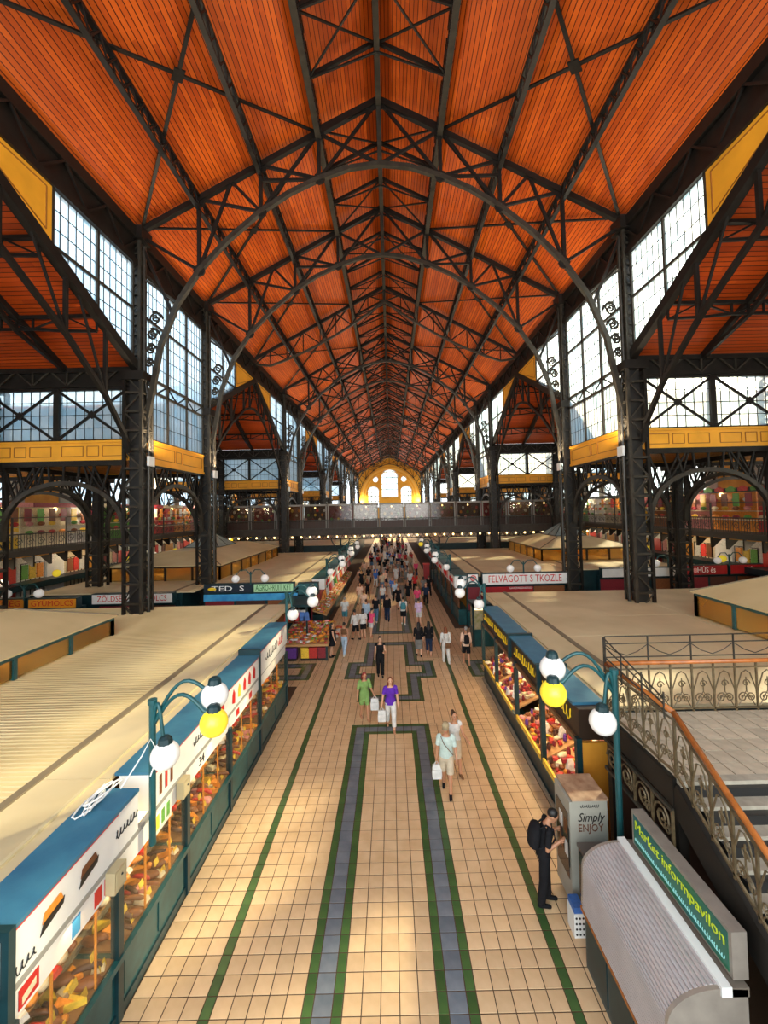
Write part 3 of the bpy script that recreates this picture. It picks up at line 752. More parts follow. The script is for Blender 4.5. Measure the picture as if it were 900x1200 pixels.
# ================================================================== outer aisle walls
PLAST = mat('grey_plaster', (.46, .42, .36), .8, var=.2, vscale=.6)
for s in (-1, 1):
    w_ = struct('wall_left' if s < 0 else 'wall_right', 'outer aisle wall behind the gallery shops')
    x = s*26.4
    m = MB(); m.box(x-.2, x+.2, -2, 150, 0, 6.0); m.box(x-.2, x+.2, -2, 150, 12.6, 14.6)
    y = -2.0
    while y < 148: m.box(x-.2, x+.2, y, y+1.2, 6, 12.6); y += 4.33
    m.build('wall_plaster', PLAST, w_)
    y = -2.0; i = 0
    while y < 148:
        if i % 3 == 1: MB().box(x-.1, x+.1, y+1.2, y+4.33, 6, 12.6).build('wood_infill', AMBER, w_)
        else:
            MB().box(x-.01, x+.01, y+1.2, y+4.33, 6, 12.6).build('pane', GLASS, w_)
            m = MB()
            for j in range(1, 5): m.box(x-.04, x+.04, y+1.2+j*.626-.02, y+1.2+j*.626+.02, 6, 12.6)
            for j in range(0, 9): m.box(x-.04, x+.04, y+1.2, y+4.33, 6+j*.82-.02, 6+j*.82+.02)
            m.build('glazing_bars', IRON, w_)
        y += 4.33; i += 1
    # gable of each transept end
    for k in range(4):
        a, b = 26*k, 26*k+19
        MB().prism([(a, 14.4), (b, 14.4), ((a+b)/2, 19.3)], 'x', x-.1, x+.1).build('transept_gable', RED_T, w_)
# ================================================================== lettering
TXT = []
def text(parent, s, size, loc, facing, material, name='lettering', width=None, shear=0.):
    """facing: direction the letters face: '+x', '-x', '-y'"""
    cu = bpy.data.curves.new('lettering', 'FONT'); cu.body = s; cu.size = size; cu.extrude = .004; cu.align_x = 'CENTER'; cu.align_y = 'CENTER'; cu.shear = shear; cu.resolution_u = 2
    o = bpy.data.objects.new(name, cu); COL.objects.link(o)
    rot = {'-y': (PI/2, 0, 0), '+x': (PI/2, 0, PI/2), '-x': (PI/2, 0, -PI/2)}[facing]
    TXT.append((o, material, parent, loc, rot, name, width))
def finish_text():
    bpy.context.view_layer.update(); dg = bpy.context.evaluated_depsgraph_get()
    for o, m, parent, loc, rot, name, width in TXT:
        me = bpy.data.meshes.new_from_object(o.evaluated_get(dg)); me.materials.clear(); me.materials.append(m)
        o0 = parent['_o'] if '_o' in parent else (0, 0, 0)
        n = link(name, me, parent, tuple(loc[i]-o0[i] for i in range(3)), rot)
        if width:
            xs = [v.co.x for v in me.vertices]; w_ = max(xs)-min(xs); n.scale = (width/w_, 1, 1)
    for o, *_ in TXT:
        cu = o.data; bpy.data.objects.remove(o); bpy.data.curves.remove(cu)
def scribble(parent, c, facing, w_, h_, material, th=.018):
    """brush strokes of lettering too small or blurred to read"""
    m = MB(); d = {'+x': (0, 1), '-x': (0, -1), '-y': (1, 0)}[facing]; ph = RND.uniform(0, 6); kf = 2*PI/(h_*.62); N = int(w_/h_*14)
    P = lambda u, v: (c[0]+d[0]*u, c[1]+d[1]*u, c[2]+v)
    seg = []
    for i in range(N+1):
        u = -w_/2+w_*i/N; amp = .28+.2*abs(math.sin(u/h_*1.3+ph)); seg.append(P(u+.16*h_*math.sin(kf*u*1.0+1.2), h_*amp*math.sin(kf*u)))
    m.tube(seg, th/2, 4)
    return m.build('lettering', material, parent)
REDP = mat('red_print', (.62, .02, .015), .45); BLKP = mat('black_print', (.015, .013, .012), .5); GRNP = mat('green_print', (.02, .16, .03), .5)
YELP = mat('yellow_print', (.85, .55, .02), .45); WHTP = mat('white_print', (.85, .85, .82), .5); BRNP = mat('brown_sign_face', (.035, .02, .012), .4)
REDS = mat('red_sign_face', (.36, .012, .015), .4, var=.2); ORGS = mat('orange_sign_face', (.80, .30, .02), .4, var=.1); GRNS = mat('pale_green_sign_face', (.42, .70, .40), .4)
SKYB = mat('sky_blue_print', (.03, .22, .55), .4, color2=(.08, .45, .75), vscale=1.5); NAVY = mat('navy_sign_face', (.01, .02, .035), .4)
GOODS = {k: mat('goods_'+k, c, .45, var=.25, vscale=14, randv=.2) for k, c in dict(brown=(.22, .07, .02), red=(.62, .04, .03), dark=(.08, .03, .02), pink=(.75, .30, .28), yellow=(.85, .55, .05), orange=(.85, .30, .03),
        cream=(.80, .68, .45), green=(.12, .35, .06), white=(.80, .78, .74), purple=(.16, .05, .32), maroon=(.25, .02, .03), blue=(.05, .15, .45)).items()}
SLAT = board_mat('brown_display_slats', (.10, .035, .012), (.17, .06, .02), 'X', .09, .3, (.02, .008, .003), rough=.5)

# ================================================================== globe lamps
GLOBEW = mat('opal_white_globe', (.86, .85, .82), .18, emit=(1, .95, .88), estr=.12); GLOBEY = mat('yellow_globe', (.95, .72, .04), .2, emit=(1, .75, .05), estr=.35)
def globe_lamp(label, base, ztop, inward, yellow=True, r=.225, full=True, reach=1.0):
    """post on a stall front with curved arms; inward = +1 when the arms reach towards +x"""
    t = thing('globe_lamp', label, 'lamp', base)
    x, y, z = base
    MB().tube([(x, y, z), (x, y, ztop)], .055, 8).tube([(x, y, ztop-.02), (x, y, ztop+.06)], .075, 8).build('post', TEAL, t)
    spec = [(1.0*reach, .12, .05, GLOBEW), (1.08*reach, -.10, -.30, GLOBEY if yellow else GLOBEW), (.28*reach, -.12, -.80, GLOBEW)]
    for dx, dy, dz, gm in spec:
        zt = ztop-.15; zg = ztop+dz; pts = []
        N = 12
        for i in range(N+1):
            a = i/N; rise = math.sin(PI*min(a*1.15, 1))*(.42 if dx > .5 else .5)
            pts.append((x+inward*dx*a, y+dy*a, (zt-.25)*(1-a)+(zg+r*.8)*a+rise))
        arm = MB().tube(pts, .032, 6).build('arm', TEAL, t, True)
        g = (x+inward*dx, y+dy, zg)
        gb = MB().ball(g, r, 18, 12).build('globe', gm, t, True)
        MB().lathe((g[0], g[1], g[2]+r*.78), [(.05, .14), (.10, .1), (.12, 0), (.11, -.03)], 10).build('globe_cap', TEALD, gb)
    return t
# ================================================================== roof sheets and blocks
def ribbed(x0, x1, y0, y1, z, pitch=.125, h=.016):
    m = MB(); n = int((y1-y0)/pitch); p = (y1-y0)/n; prof = []
    for i in range(n):
        a = y0+i*p; prof += [(a, z), (a+p*.62, z), (a+p*.72, z+h), (a+p*.9, z+h)]
    prof.append((y1, z))
    vs = [(x0, y, zz) for y, zz in prof]+[(x1, y, zz) for y, zz in prof]; k = len(prof)
    fs = [(i, i+k, i+k+1, i+1) for i in range(k-1)]
    if x1 < x0: fs = [tuple(reversed(f)) for f in fs]
    return m.add(vs, fs)
def sheets(parent, xs, ys, z, m):
    for x0, x1 in zip(xs, xs[1:]):
        for y0, y1 in zip(ys, ys[1:]):
            dz = RND.uniform(0, .012); MB().box(min(x0, x1)+.008, max(x0, x1)-.008, y0+.008, y1-.008, z-.05, z+dz).build('roof_sheet', m, parent)
def block(label, x0, x1, y0, y1, z, ribs, front):
    t = thing('market_block', label, 'market block', ((x0+x1)/2, (y0+y1)/2, 0)); s = 1 if x1 > x0 else -1
    xa, xb = min(x0, x1), max(x0, x1)
    MB().box(xa+.72, xb, y0+.1, y1-.1, 0, z-.06).build('body', TEALD, t) if s > 0 else MB().box(xa, xb-.72, y0+.1, y1-.1, 0, z-.06).build('body', TEALD, t)
    e = x0+s*1.25
    sheets(t, [x0, e], even(y0, y1, max(2, round((y1-y0)/2.6))), z, CREAM)
    MB().box(min(x0+s*.2, x0+s*.26), max(x0+s*.2, x0+s*.26), y0, y1, z, z+.05).build('roof_pipe', mat('pale_pipe', (.62, .52, .30), .4), t)
    MB().box(min(e-s*.09, e+s*.06), max(e-s*.09, e+s*.06), y0, y1, z, z+.04).build('roof_seam', SEAM, t)
    if ribs:
        for q0, q1 in zip(even(y0, y1, 5), even(y0, y1, 5)[1:]): ribbed(e, x1, q0, q1, z+.005).build('ribbed_sheet', CREAM2, t)
        MB().box(xa, xb, y0, y1, z-.055, z-.02).build('roof_deck', CREAM2, t)
    else: sheets(t, even(e, x1, max(3, round(abs(x1-e)/3.2))), even(y0, y1, max(3, round((y1-y0)/2.6))), z, CREAM)
    return t
blkA = block('cream ribbed market roof with a hipped clerestory, behind the pastry stall signs', -4.7, -20.5, 2.0, 20.0, 3.02, True, None)
blkB = block('flat cream sheet market roof behind the staircase landing, up to the second globe lamp', 4.75, 20.5, 9.2, 21.5, 3.05, False, None)
blkC = block('cream market roof strip beside the aisle, behind the green fruit sign', -5.0, -11.1, 24.6, 44.2, 3.08, False, None)
blkC2 = block('cream market roof carrying a pyramid skylight, behind the white greengrocer sign', -11.1, -20.5, 23.45, 44.2, 3.08, False, None)
blkD = block('cream market roof strip beside the aisle, behind the red cold-cuts sign', 5.0, 11.9, 26.65, 44.2, 3.08, False, None)
blkD2 = block('cream market roof carrying a pyramid skylight, behind the long white sign', 11.9, 20.5, 28.35, 44.2, 3.08, False, None)
blkE = block('cream market roof past the footbridge, pastry stall side', -5.0, -20.5, 53, 90, 3.08, False, None)
blkF = block('cream market roof past the footbridge, staircase side', 5.0, 20.5, 53, 90, 3.08, False, None)
def roof_lantern(label, xa, xb, ya, yb, z, hw, hr, teal, skylight):
    t = thing('roof_clerestory', label, 'clerestory', ((xa+xb)/2, (ya+yb)/2, z))
    F = TEAL if teal else IRON; zt = z+hw
    MB().box(xa+.12, xb-.12, ya+.12, yb-.12, z, z+.06).build('sill', SEAM, t)
    f = MB()
    def wall(p, q):
        n = max(2, round((Vector(q)-Vector(p)).length/1.9))
        for i in range(n+1):
            c = Vector(p).lerp(Vector(q), i/n); MB().box(c.x-.06, c.x+.06, c.y-.06, c.y+.06, z, zt).build('mullion', F, t)
            if i < n:
                d = Vector(p).lerp(Vector(q), (i+1)/n)
                a, b = Vector((c.x, c.y)), Vector((d.x, d.y)); u = (b-a).normalized(); nrm = Vector((-u.y, u.x))*.012; a2, b2 = a+u*.06, b-u*.06
                MB().hexa([(*(a2-nrm), z+.04), (*(b2-nrm), z+.04), (*(b2+nrm), z+.04), (*(a2+nrm), z+.04)], [(*(a2-nrm), zt), (*(b2-nrm), zt), (*(b2+nrm), zt), (*(a2+nrm), zt)]).build('amber_pane', AMBERG, t)
        f.beam((*p[:2], zt), (*q[:2], zt), .14, .12)
    wall((xa, ya), (xb, ya)); wall((xa, ya), (xa, yb)); wall((xb, ya), (xb, yb)); wall((xa, yb), (xb, yb)); f.build('top_rail', F, t)
    cx_ = (xa+xb)/2; MB().box(cx_-.05, cx_+.05, ya+.4, yb-.4, z+.05, zt).build('inner_lining', AMBER, t)
    for q in (.2, .5, .8):
        for sx in (-1, 1): lamp('POINT', 'clerestory_glow', (cx_+sx*(xb-xa)*.25, ya+(yb-ya)*q, z+.45), 22, (1, .62, .22), shadow_soft_size=.25)
    o = .14; A = [(xa-o, ya-o), (xb+o, ya-o), (xb+o, yb+o), (xa-o, yb+o)]; ins = min(xb-xa, yb-ya)*(.36 if not skylight else .30)
    B = [(xa+ins, ya+ins), (xb-ins, ya+ins), (xb-ins, yb-ins), (xa+ins, yb-ins)]
    for i in range(4):
        j = (i+1) % 4; a0, a1, b0, b1 = A[i], A[j], B[i], B[j]
        MB().add([(*a0, zt+.05), (*a1, zt+.05), (*b1, zt+hr), (*b0, zt+hr), (*a0, zt+.10), (*a1, zt+.10), (*b1, zt+hr+.06), (*b0, zt+hr+.06)], [(0,3,2,1),(4,5,6,7),(0,1,5,4),(1,2,6,5),(2,3,7,6),(3,0,4,7)]).build('roof_slope', CREAM2, t)
        MB().beam((*A[i], zt+.1), (*B[i], zt+hr+.06), .06).build('hip_strip', SEAM, t)
    MB().box(B[0][0], B[2][0], B[0][1], B[2][1], zt+hr, zt+hr+.07).build('roof_top', CREAM2, t)
    if skylight:
        c = Vector(((xa+xb)/2, (ya+yb)/2, zt+hr+1.25)); hw2 = (B[2][0]-B[0][0])/2*.95; hl = min((B[2][1]-B[0][1])/2*.95, hw2*1.3); zz = zt+hr+.08
        Q = [Vector((c.x-hw2, c.y-hl, zz)), Vector((c.x+hw2, c.y-hl, zz)), Vector((c.x+hw2, c.y+hl, zz)), Vector((c.x-hw2, c.y+hl, zz))]
        for i in range(4):
            a, b = Q[i], Q[(i+1) % 4]; MB().add([a, b, c, a-Vector((0, 0, .02)), b-Vector((0, 0, .02)), c-Vector((0, 0, .02))], [(0,1,2),(5,4,3),(0,3,4,1),(1,4,5,2),(2,5,3,0)]).build('skylight_pane', SKYG, t)
            MB().beam(a, c, .07).build('skylight_rib', TEALD, t); MB().beam((a+b)/2, c, .05).build('skylight_rib', TEALD, t); MB().beam(a, b, .08).build('skylight_rib', TEALD, t)
    return t
AMBERG = glass_mat('amber_lit_glass', (1, .82, .45), .75, (.9, .6, .15)); SKYG = mat('pale_skylight_glass', (.36, .45, .44), .15, var=.2, vscale=2)
roof_lantern('teal-framed hipped clerestory with ribbed roof, on roof behind pastry stall', -15.6, -10.3, 1.5, 15.4, 3.05, .62, .78, True, False)
roof_lantern('teal-framed hipped clerestory with amber panes, on roof behind the landing railing', 12.0, 17.6, 5.5, 16.1, 3.1, .85, 1.1, True, False)
roof_lantern('dark-framed clerestory with pyramid skylight, on roof behind the green fruit sign', -18.4, -11.2, 27.2, 41, 3.1, .9, .75, False, True)
roof_lantern('dark-framed clerestory with pyramid skylight, on roof behind the red cold-cuts sign', 12.2, 19.4, 33, 42, 3.1, .95, .75, False, True)

# ================================================================== pastry and sausage stalls (left of the aisle)
def pick(l): return l[RND.randrange(len(l))]
G = {}
def gm(kind):
    """shared goods meshes"""
    if kind in G: return G[kind]
    m = MB()
    if kind == 'sausage': m.tube([(.16*math.cos(a), 0, .045+.05*math.sin(a)) for a in (PI, 2.5, 2., 1.57, 1.1, .6, 0)], [.012, .03, .034, .034, .034, .03, .012], 7)
    elif kind == 'loaf': m.ball((0, 0, .045), (.15, .075, .055), 10, 6)
    elif kind == 'bun': m.lathe((0, 0, 0), [(.05, 0), (.075, .03), (.07, .06), (.03, .085), (.005, .09)], 9)
    elif kind == 'wedge': m.prism([(-.1, -.07), (.12, 0), (-.1, .07)], 'z', 0, .08)
    elif kind == 'packet': m.hexa([(-.09, -.06, 0), (.09, -.06, 0), (.09, .06, 0), (-.09, .06, 0)], [(-.075, -.045, .06), (.075, -.045, .06), (.075, .045, .06), (-.075, .045, .06)])
    elif kind == 'round': m.ball((0, 0, .05), .05, 9, 7)
    elif kind == 'banana': m.tube([(.1*math.cos(a), .1*math.sin(a)-.06, .03) for a in (.3, .8, 1.4, 2., 2.6, 2.9)], [.01, .025, .03, .03, .022, .008], 6)
    elif kind == 'card': m.hexa([(-.07, -.004, 0), (.07, -.004, 0), (.07, .004, 0), (-.07, .004, 0)], [(-.07, .026, .11), (.07, .026, .11), (.07, .034, .11), (-.07, .034, .11)])
    elif kind == 'jar': m.lathe((0, 0, 0), [(.04, 0), (.045, .02), (.045, .10), (.03, .12), (.034, .125), (.034, .15)], 9)
    elif kind == 'bag': m.hexa([(-.10, -.05, 0), (.10, -.05, 0), (.10, .05, 0), (-.10, .05, 0)], [(-.06, -.012, .24), (.06, -.012, .24), (.06, .012, .24), (-.06, .012, .24)])
    G[kind] = m; return m
GMESH = {}
def good(kind, colr, loc, rot, label, group, cat, scale=1., name=None):
    k = (kind, colr)
    if k not in GMESH: GMESH[k] = gm(kind).mesh(kind, GOODS[colr], kind in ('sausage', 'loaf', 'round', 'bun', 'banana', 'jar'))
    o = link(name or kind, GMESH[k], None, loc, rot); o.scale = (scale,)*3; tag(o, label, cat, group); return o
KN = dict(sausage=('sausage', 'sausage'), loaf=('bread_loaf', 'bread'), bun=('pastry_bun', 'pastry'), wedge=('cheese_wedge', 'cheese'), packet=('wrapped_packet', 'packet'), round=('round_fruit', 'fruit'), banana=('banana', 'fruit'), card=('price_card', 'price card'), jar=('preserve_jar', 'jar'), bag=('gift_bag', 'bag'))
WHAT = dict(brown='brown', red='red', dark='dark', pink='pink', yellow='yellow', orange='orange', cream='cream', green='green', white='white', purple='purple', maroon='dark red', blue='blue')
def shelf_goods(where, pos, mix, n, jitter, rnd_rot=.5):
    for i in range(n):
        kind, colr = pick(mix); x, y, z = pos(i, n)
        nm, ct = KN[kind]
        good(kind, colr, (x+RND.uniform(-jitter, jitter), y+RND.uniform(-jitter, jitter), z), (0, 0, RND.uniform(-rnd_rot, rnd_rot)+(PI/2 if kind in ('card',) else 0)), '%s %s %s' % (WHAT[colr], nm.replace('_', ' '), where), '%s %ss %s' % (WHAT[colr], nm.replace('_', ' '), where), ct, RND.uniform(.9, 1.25), nm)
BAYS = [(4.6, 6.35), (6.35, 8.4), (8.4, 10.6), (10.6, 13.0), (13.0, 16.2)]
NAMES = ['with the sandwich pictures, at the end of the row', 'under the globe lamp', 'with the 34 sign', 'with red pictures on its sign', 'with the raised sign box at the cross aisle']
for bi, (a, b) in enumerate(BAYS):
    t = thing('food_stall', 'teal glass-fronted food stall '+NAMES[bi], 'stall', (-4.3, (a+b)/2, 0))
    X = -4.02
    MB().box(-4.7, X, a, b, 0, .16).build('plinth', TEALD, t)
    MB().box(-4.66, X-.03, a+.02, b-.02, .16, .84).build('base_cabinet', TEAL, t)
    n = 2
    for j in range(n):
        p, q = a+.1+(b-a-.2)*j/n+.04, a+.1+(b-a-.2)*(j+1)/n-.04
        MB().box(X-.035, X-.012, p, q, .24, .74).build('base_panel', TEAL, t)
    MB().box(-4.68, X+.05, a, b, .84, .93).build('counter_rail', TEAL, t)
    MB().box(-5.3, -4.68, a, b, 0.93, .98).build('counter_back', mat('steel_counter', (.42, .36, .26), .3, .6), t)
    MB().box(-4.66, X-.04, a+.05, b-.05, .93, .955).build('display_tray', mat('brown_display_tray', (.24, .12, .05), .5), t)
    MB().box(-5.36, -5.30, a, b, 0, 2.9).build('back_wall', SLAT, t)
    for z, xo in ((1.28, -4.62), (1.6, -4.78)): MB().box(xo-.28, xo+.10, a+.06, b-.06, z-.02, z).build('glass_shelf', mat('brass_shelf', (.35, .20, .07), .35), t)
    MB().box(X-.02, X-.008, a+.06, b-.06, .95, 1.98).build('front_glass', GLASS_D, t)
    for yy in ((a+b)/2-.3, (a+b)/2+.45): MB().tube([(X-.05, yy, .95), (X-.05, yy, 1.98)], .018, 6).build('orange_rod', mat('orange_rod_paint', (.75, .25, .02), .4), t)
    MB().box(X-.09, X+.03, b-.06, b+.06, 0, 2.05).build('post', TEALD, t)
    if bi == 0: MB().box(X-.09, X+.03, a-.06, a+.06, 0, 2.05).build('post', TEALD, t)
    up = .14 if bi == 4 else 0
    ya = a if bi != 1 else 7.25
    # sign box, valance, blue canopy
    if bi == 1:
        MB().box(-4.62, -4.05, a, 6.85, 2.40, 3.0).build('sign_box', SIGNW, t)
        MB().box(-4.68, -4.03, a, 6.85, 3.0, 3.05).build('canopy_top', BLUE, t)
    MB().box(-4.62, -4.05+up*.3, ya, b, 2.40, 3.0+up).build('sign_box', SIGNW, t)
    MB().box(-4.70, -4.03+up*.3, ya, b, 3.0+up, 3.05+up).build('canopy_top', BLUE, t)
    MB().box(-4.05+up*.3, -4.035+up*.3, ya, b, 2.975+up, 3.0+up).build('red_edge', REDP, t)
    MB().box(-4.12, -4.04, a, b, 2.33, 2.40).build('sign_ledge', mat('grey_ledge', (.32, .31, .28), .4), t)
    MB().box(-4.09, -4.06, a+.03, b-.03, 2.0, 2.33).build('valance', SIGNW, t)
    MB().box(-4.6, -4.2, a+.1, b-.1, 2.28, 2.34).build('strip_light', mat('warm_tube', (1, .9, .7), .3, emit=(1, .72, .36), estr=2.2), t)
    if bi in (0, 4): MB().box(-4.68, -4.0, a-.07, a+.02, 2.0, 3.08+up).build('corner_post', TEALD, t)
    f = -4.045+up*.3
    if bi == 0:
        for yy, w_ in ((5.15, .34), (5.75, .34)):
            MB().prism([(yy-w_/2, 2.58), (yy+w_/2, 2.66), (yy+w_/2+.02, 2.74), (yy-w_/2+.05, 2.70)], 'x', f, f+.006).build('sandwich_filling_picture', BLKP, t)
            MB().prism([(yy-w_/2+.03, 2.69), (yy+w_/2, 2.73), (yy+w_/2-.04, 2.83), (yy-w_/2+.06, 2.80)], 'x', f, f+.006).build('sandwich_bread_picture', GOODS['orange'] if yy < 5.4 else GOODS['brown'], t)
        scribble(t, (f+.004, 4.8, 2.52), '+x', .26, .12, BLKP, .014)
        MB().box(-4.66, -4.08, a-.09, a-.075, 2.4, 2.98).build('end_sign', mat('grey_sign_face', (.45, .45, .44), .5), t)
        for yy, c in ((4.85, REDP), (5.55, SKYB), (5.95, REDP), (6.15, REDP)): MB().box(-4.058, -4.052, yy-(.13 if yy < 5 else .07), yy+(.13 if yy < 5 else .07), 2.05, 2.27).build('menu_picture', c, t)
        MB().prism([(4.76, 2.08), (4.94, 2.12), (4.94, 2.2), (4.76, 2.16)], 'x', -4.052, -4.048).build('menu_food_picture', GOODS['cream'], t)
    if bi == 1:
        scribble(t, (f+.004, 6.55, 2.70), '+x', .5, .13, BLKP)
        for yy in (7.5, 7.68, 7.86): MB().box(f, f+.006, yy-.035, yy+.035, 2.52, 2.86).build('ice_cream_picture', pick([GOODS['orange'], GOODS['red'], GOODS['brown']]), t)
        MB().box(-4.055, -4.045, 7.3, 7.85, 1.9, 2.3).build('hanging_menu', SIGNW, t)
        for yy in (7.4, 7.57, 7.74): MB().box(-4.045, -4.04, yy-.05, yy+.05, 1.98, 2.22).build('menu_picture', GOODS[pick(['green', 'yellow'])], t)
    if bi == 2:
        scribble(t, (f+.004, 9.0, 2.72), '+x', .5, .16, BLKP); text(t, '34', .26, (-4.055, 9.1, 2.16), '+x', BLKP)
        for yy in (9.9, 10.2): MB().box(f, f+.006, yy-.08, yy+.08, 2.5, 2.8).build('menu_picture', REDP, t)
    if bi == 3:
        for yy in (10.9, 11.3, 11.7, 12.1, 12.5): MB().prism([(yy-.09, 2.55), (yy+.08, 2.5), (yy+.1, 2.75), (yy, 2.88), (yy-.08, 2.75)], 'x', f, f+.006).build('menu_picture', REDP if yy != 11.3 else GOODS['yellow'], t)
        for yy in (11.2, 12.2): MB().box(-4.055, -4.05, yy-.1, yy+.1, 2.08, 2.25).build('menu_picture', REDP, t)
    if bi == 4: scribble(t, (f+.004, 14.2, 2.78), '+x', 1.3, .3, BLKP); scribble(t, (f+.004, 15.3, 2.78), '+x', .6, .3, REDP)
    wh = 'behind the glass of the stall '+NAMES[bi].replace('with', 'with', 1)
    L = b-a-.3; near = bi < 3
    MIX1 = [('sausage', 'brown'), ('sausage', 'red'), ('sausage', 'dark'), ('loaf', 'brown'), ('packet', 'pink'), ('wedge', 'orange')]
    MIX2 = [('bun', 'brown'), ('bun', 'orange'), ('packet', 'white'), ('loaf', 'orange'), ('packet', 'red'), ('bun', 'cream')]
    shelf_goods('on the top shelf of the stall', lambda i, n: (-4.86+.12*(i % 2), a+.15+L*i/n, 1.60), MIX1, 18, .01)
    shelf_goods('on the middle shelf of the stall', lambda i, n: (-4.72+.14*(i % 2), a+.15+L*i/n, 1.28), MIX2, 18, .01)
    shelf_goods('on the glass counter', lambda i, n: (-4.58+.13*(i % 4), a+.15+L*i/n, .955), MIX1+[('wedge', 'yellow'), ('packet', 'cream'), ('round', 'orange')], 28, .01)
    for i in range(8): good('card', 'yellow', (-4.13, a+.3+L*i/8, .955 if i % 2 else 1.28), (0, 0, PI/2), 'yellow price card in the glass-fronted food stalls', 'yellow price cards in the food stalls', 'price card', .85, 'price_card')
    lamp('AREA', 'stall_tube_light', (-4.45, (a+b)/2, 2.26), 7, (1, .68, .32), target=(-4.5, (a+b)/2, 0), shape='RECTANGLE', size=.25, size_y=b-a-.3)
for yy, lab in ((6.2, 'small grey speaker box under the sandwich sign'), (8.15, 'small cream speaker box beside the 34 sign')):
    t = thing('wall_speaker', lab, 'speaker', (-3.98, yy, 2.05))
    MB().box(-4.04, -3.9, yy-.13, yy+.13, 2.05, 2.36).build('housing', mat('aged_cream_plastic', (.46, .38, .22), .5), t); MB().box(-3.902, -3.895, yy-.1, yy+.1, 2.09, 2.32).build('grille', mat('grille_tan', (.56, .47, .28), .6), t); MB().ball((-3.895, yy+.02, 2.24), .018, 8, 6).build('badge', BLACK, t)
globe_lamp('teal globe lamp with a yellow globe, on the pastry stall front', (-3.93, 7.05, 2.0), 4.32, 1)
m = MB()
for i in range(5): m.tube([(-4.55+.1*math.cos(k*.7+i)+.02*i, 6.45+.32*math.sin(k*.7)+.05*i, 3.09+.012*i) for k in range(10)], .014, 5)
tag(m.build('cable_coil', WHITE), 'tangled white cable coil lying on the blue canopy top', 'cable')
cb = MB().tube([(-4.3, 6.8, 3.08), (-4.05, 6.95, 3.5), (-3.93, 7.0, 3.75), (-3.8, 7.0, 3.5), (-3.88, 6.9, 3.2)], .012, 5)
tag(cb.build('lamp_cable', WHITE), 'white cable looping up to the globe lamp post', 'cable')
# ================================================================== grocery stall (right of the aisle)
t = thing('grocery_stall', 'dark-posted grocery stall piled with fruit and packets, amber end wall', 'stall', (4.6, 13.5, 0))
MB().box(4.1, 4.5, 9.05, 18.2, 0, .62).build('base_panel', TEALD, t)
MB().box(4.05, 4.12, 9.05, 18.2, .62, .74).build('front_rail', TEAL, t)
MB().box(4.02, 4.08, 9.05, 18.2, 0, .1).build('kick_strip', mat('worn_concrete', (.30, .24, .17), .8), t)
for ya, yb in ((9.15, 11.1), (11.2, 13.4), (13.9, 15.9), (16.0, 18.1)):
    MB().hexa([(4.08, ya, .66), (5.1, ya, 1.16), (5.1, yb, 1.16), (4.08, yb, .66)], [(4.08, ya, .72), (5.1, ya, 1.22), (5.1, yb, 1.22), (4.08, yb, .72)]).build('sloping_tray', mat('tray_wood', (.55, .30, .12), .6), t)
    MB().box(4.04, 4.10, ya, yb, .70, .84).build('yellow_edge_board', GOODS['yellow'], t)
MB().box(5.15, 5.25, 9.05, 18.2, 0, 2.9).build('back_wall', mat('brown_backboard', (.16, .075, .025), .5, var=.3), t)
MB().box(4.1, 5.25, 8.98, 9.06, 0, 2.4).build('end_wall', AMBER, t)
for yy in (9.02, 11.15, 13.45, 15.95, 18.2): MB().box(4.04, 4.16, yy-.06, yy+.06, .7, 2.5).build('post', TEALD, t)
MB().box(4.12, 4.7, 9.0, 18.2, 2.45, 3.1).build('sign_box', BRNP, t); MB().box(4.06, 4.14, 9.0, 18.2, 2.36, 2.46).build('sign_ledge', mat('bronze_ledge', (.20, .10, .04), .4), t)
MB().box(4.08, 4.78, 9.2, 18.2, 3.1, 3.16).build('canopy_top', BLUE, t)
for yy in (11.3, 14.0): MB().box(4.02, 4.85, yy-.06, yy+.06, 2.4, 3.22).build('sign_divider', TEALD, t)
MB().box(4.7, 5.25, 8.95, 9.18, 2.42, 3.0).build('end_fascia', TEALD, t)
for yy, w_ in ((10.2, 1.7), (12.6, 2.0), (15.2, 1.9), (17.2, 1.6)): scribble(t, (4.113, yy, 2.8), '-x', w_, .3, YELP, .035)
for yy, c in ((9.6, GOODS['red']), (10.0, GOODS['pink']), (10.5, GOODS['orange']), (12.0, GOODS['red'])): MB().box(5.13, 5.15, yy-.18, yy+.18, 1.5, 2.3).build('backboard_poster', c, t)
MB().beam((5.0, 9.2, 2.35), (5.0, 10.6, 2.35), .05, .28).build('striped_header', GOODS['yellow'], t)
MB().box(4.3, 4.9, 9.3, 18, 2.32, 2.36).build('strip_light', MATS['warm_tube'], t)
for ya, yb in ((9.2, 13.4), (13.9, 18.1)): lamp('AREA', 'stall_tube_light', (4.55, (ya+yb)/2, 2.28), 40, (1, .74, .40), target=(4.5, (ya+yb)/2, 0), shape='RECTANGLE', size=yb-ya-.3, size_y=.3)
MIXR = [('packet', 'red'), ('packet', 'white'), ('packet', 'cream'), ('loaf', 'cream'), ('banana', 'yellow'), ('packet', 'pink'), ('round', 'orange'), ('loaf', 'brown'), ('jar', 'dark'), ('packet', 'dark'), ('jar', 'maroon'), ('packet', 'maroon'), ('bag', 'white'), ('jar', 'purple'), ('round', 'red'), ('wedge', 'cream'), ('bun', 'brown')]
for ya, yb in ((9.2, 11.0), (11.3, 13.3), (14.0, 15.8), (16.1, 18.0)):
    for r_ in range(6):
        xx = 4.2+.15*r_; zz = .72+.5*(xx-4.08)/1.02
        shelf_goods('on the sloping tray of the grocery stall', lambda i, n: (xx, ya+(yb-ya)*(i+.5)/n, zz+.035), MIXR, 10, .025, 1.5)
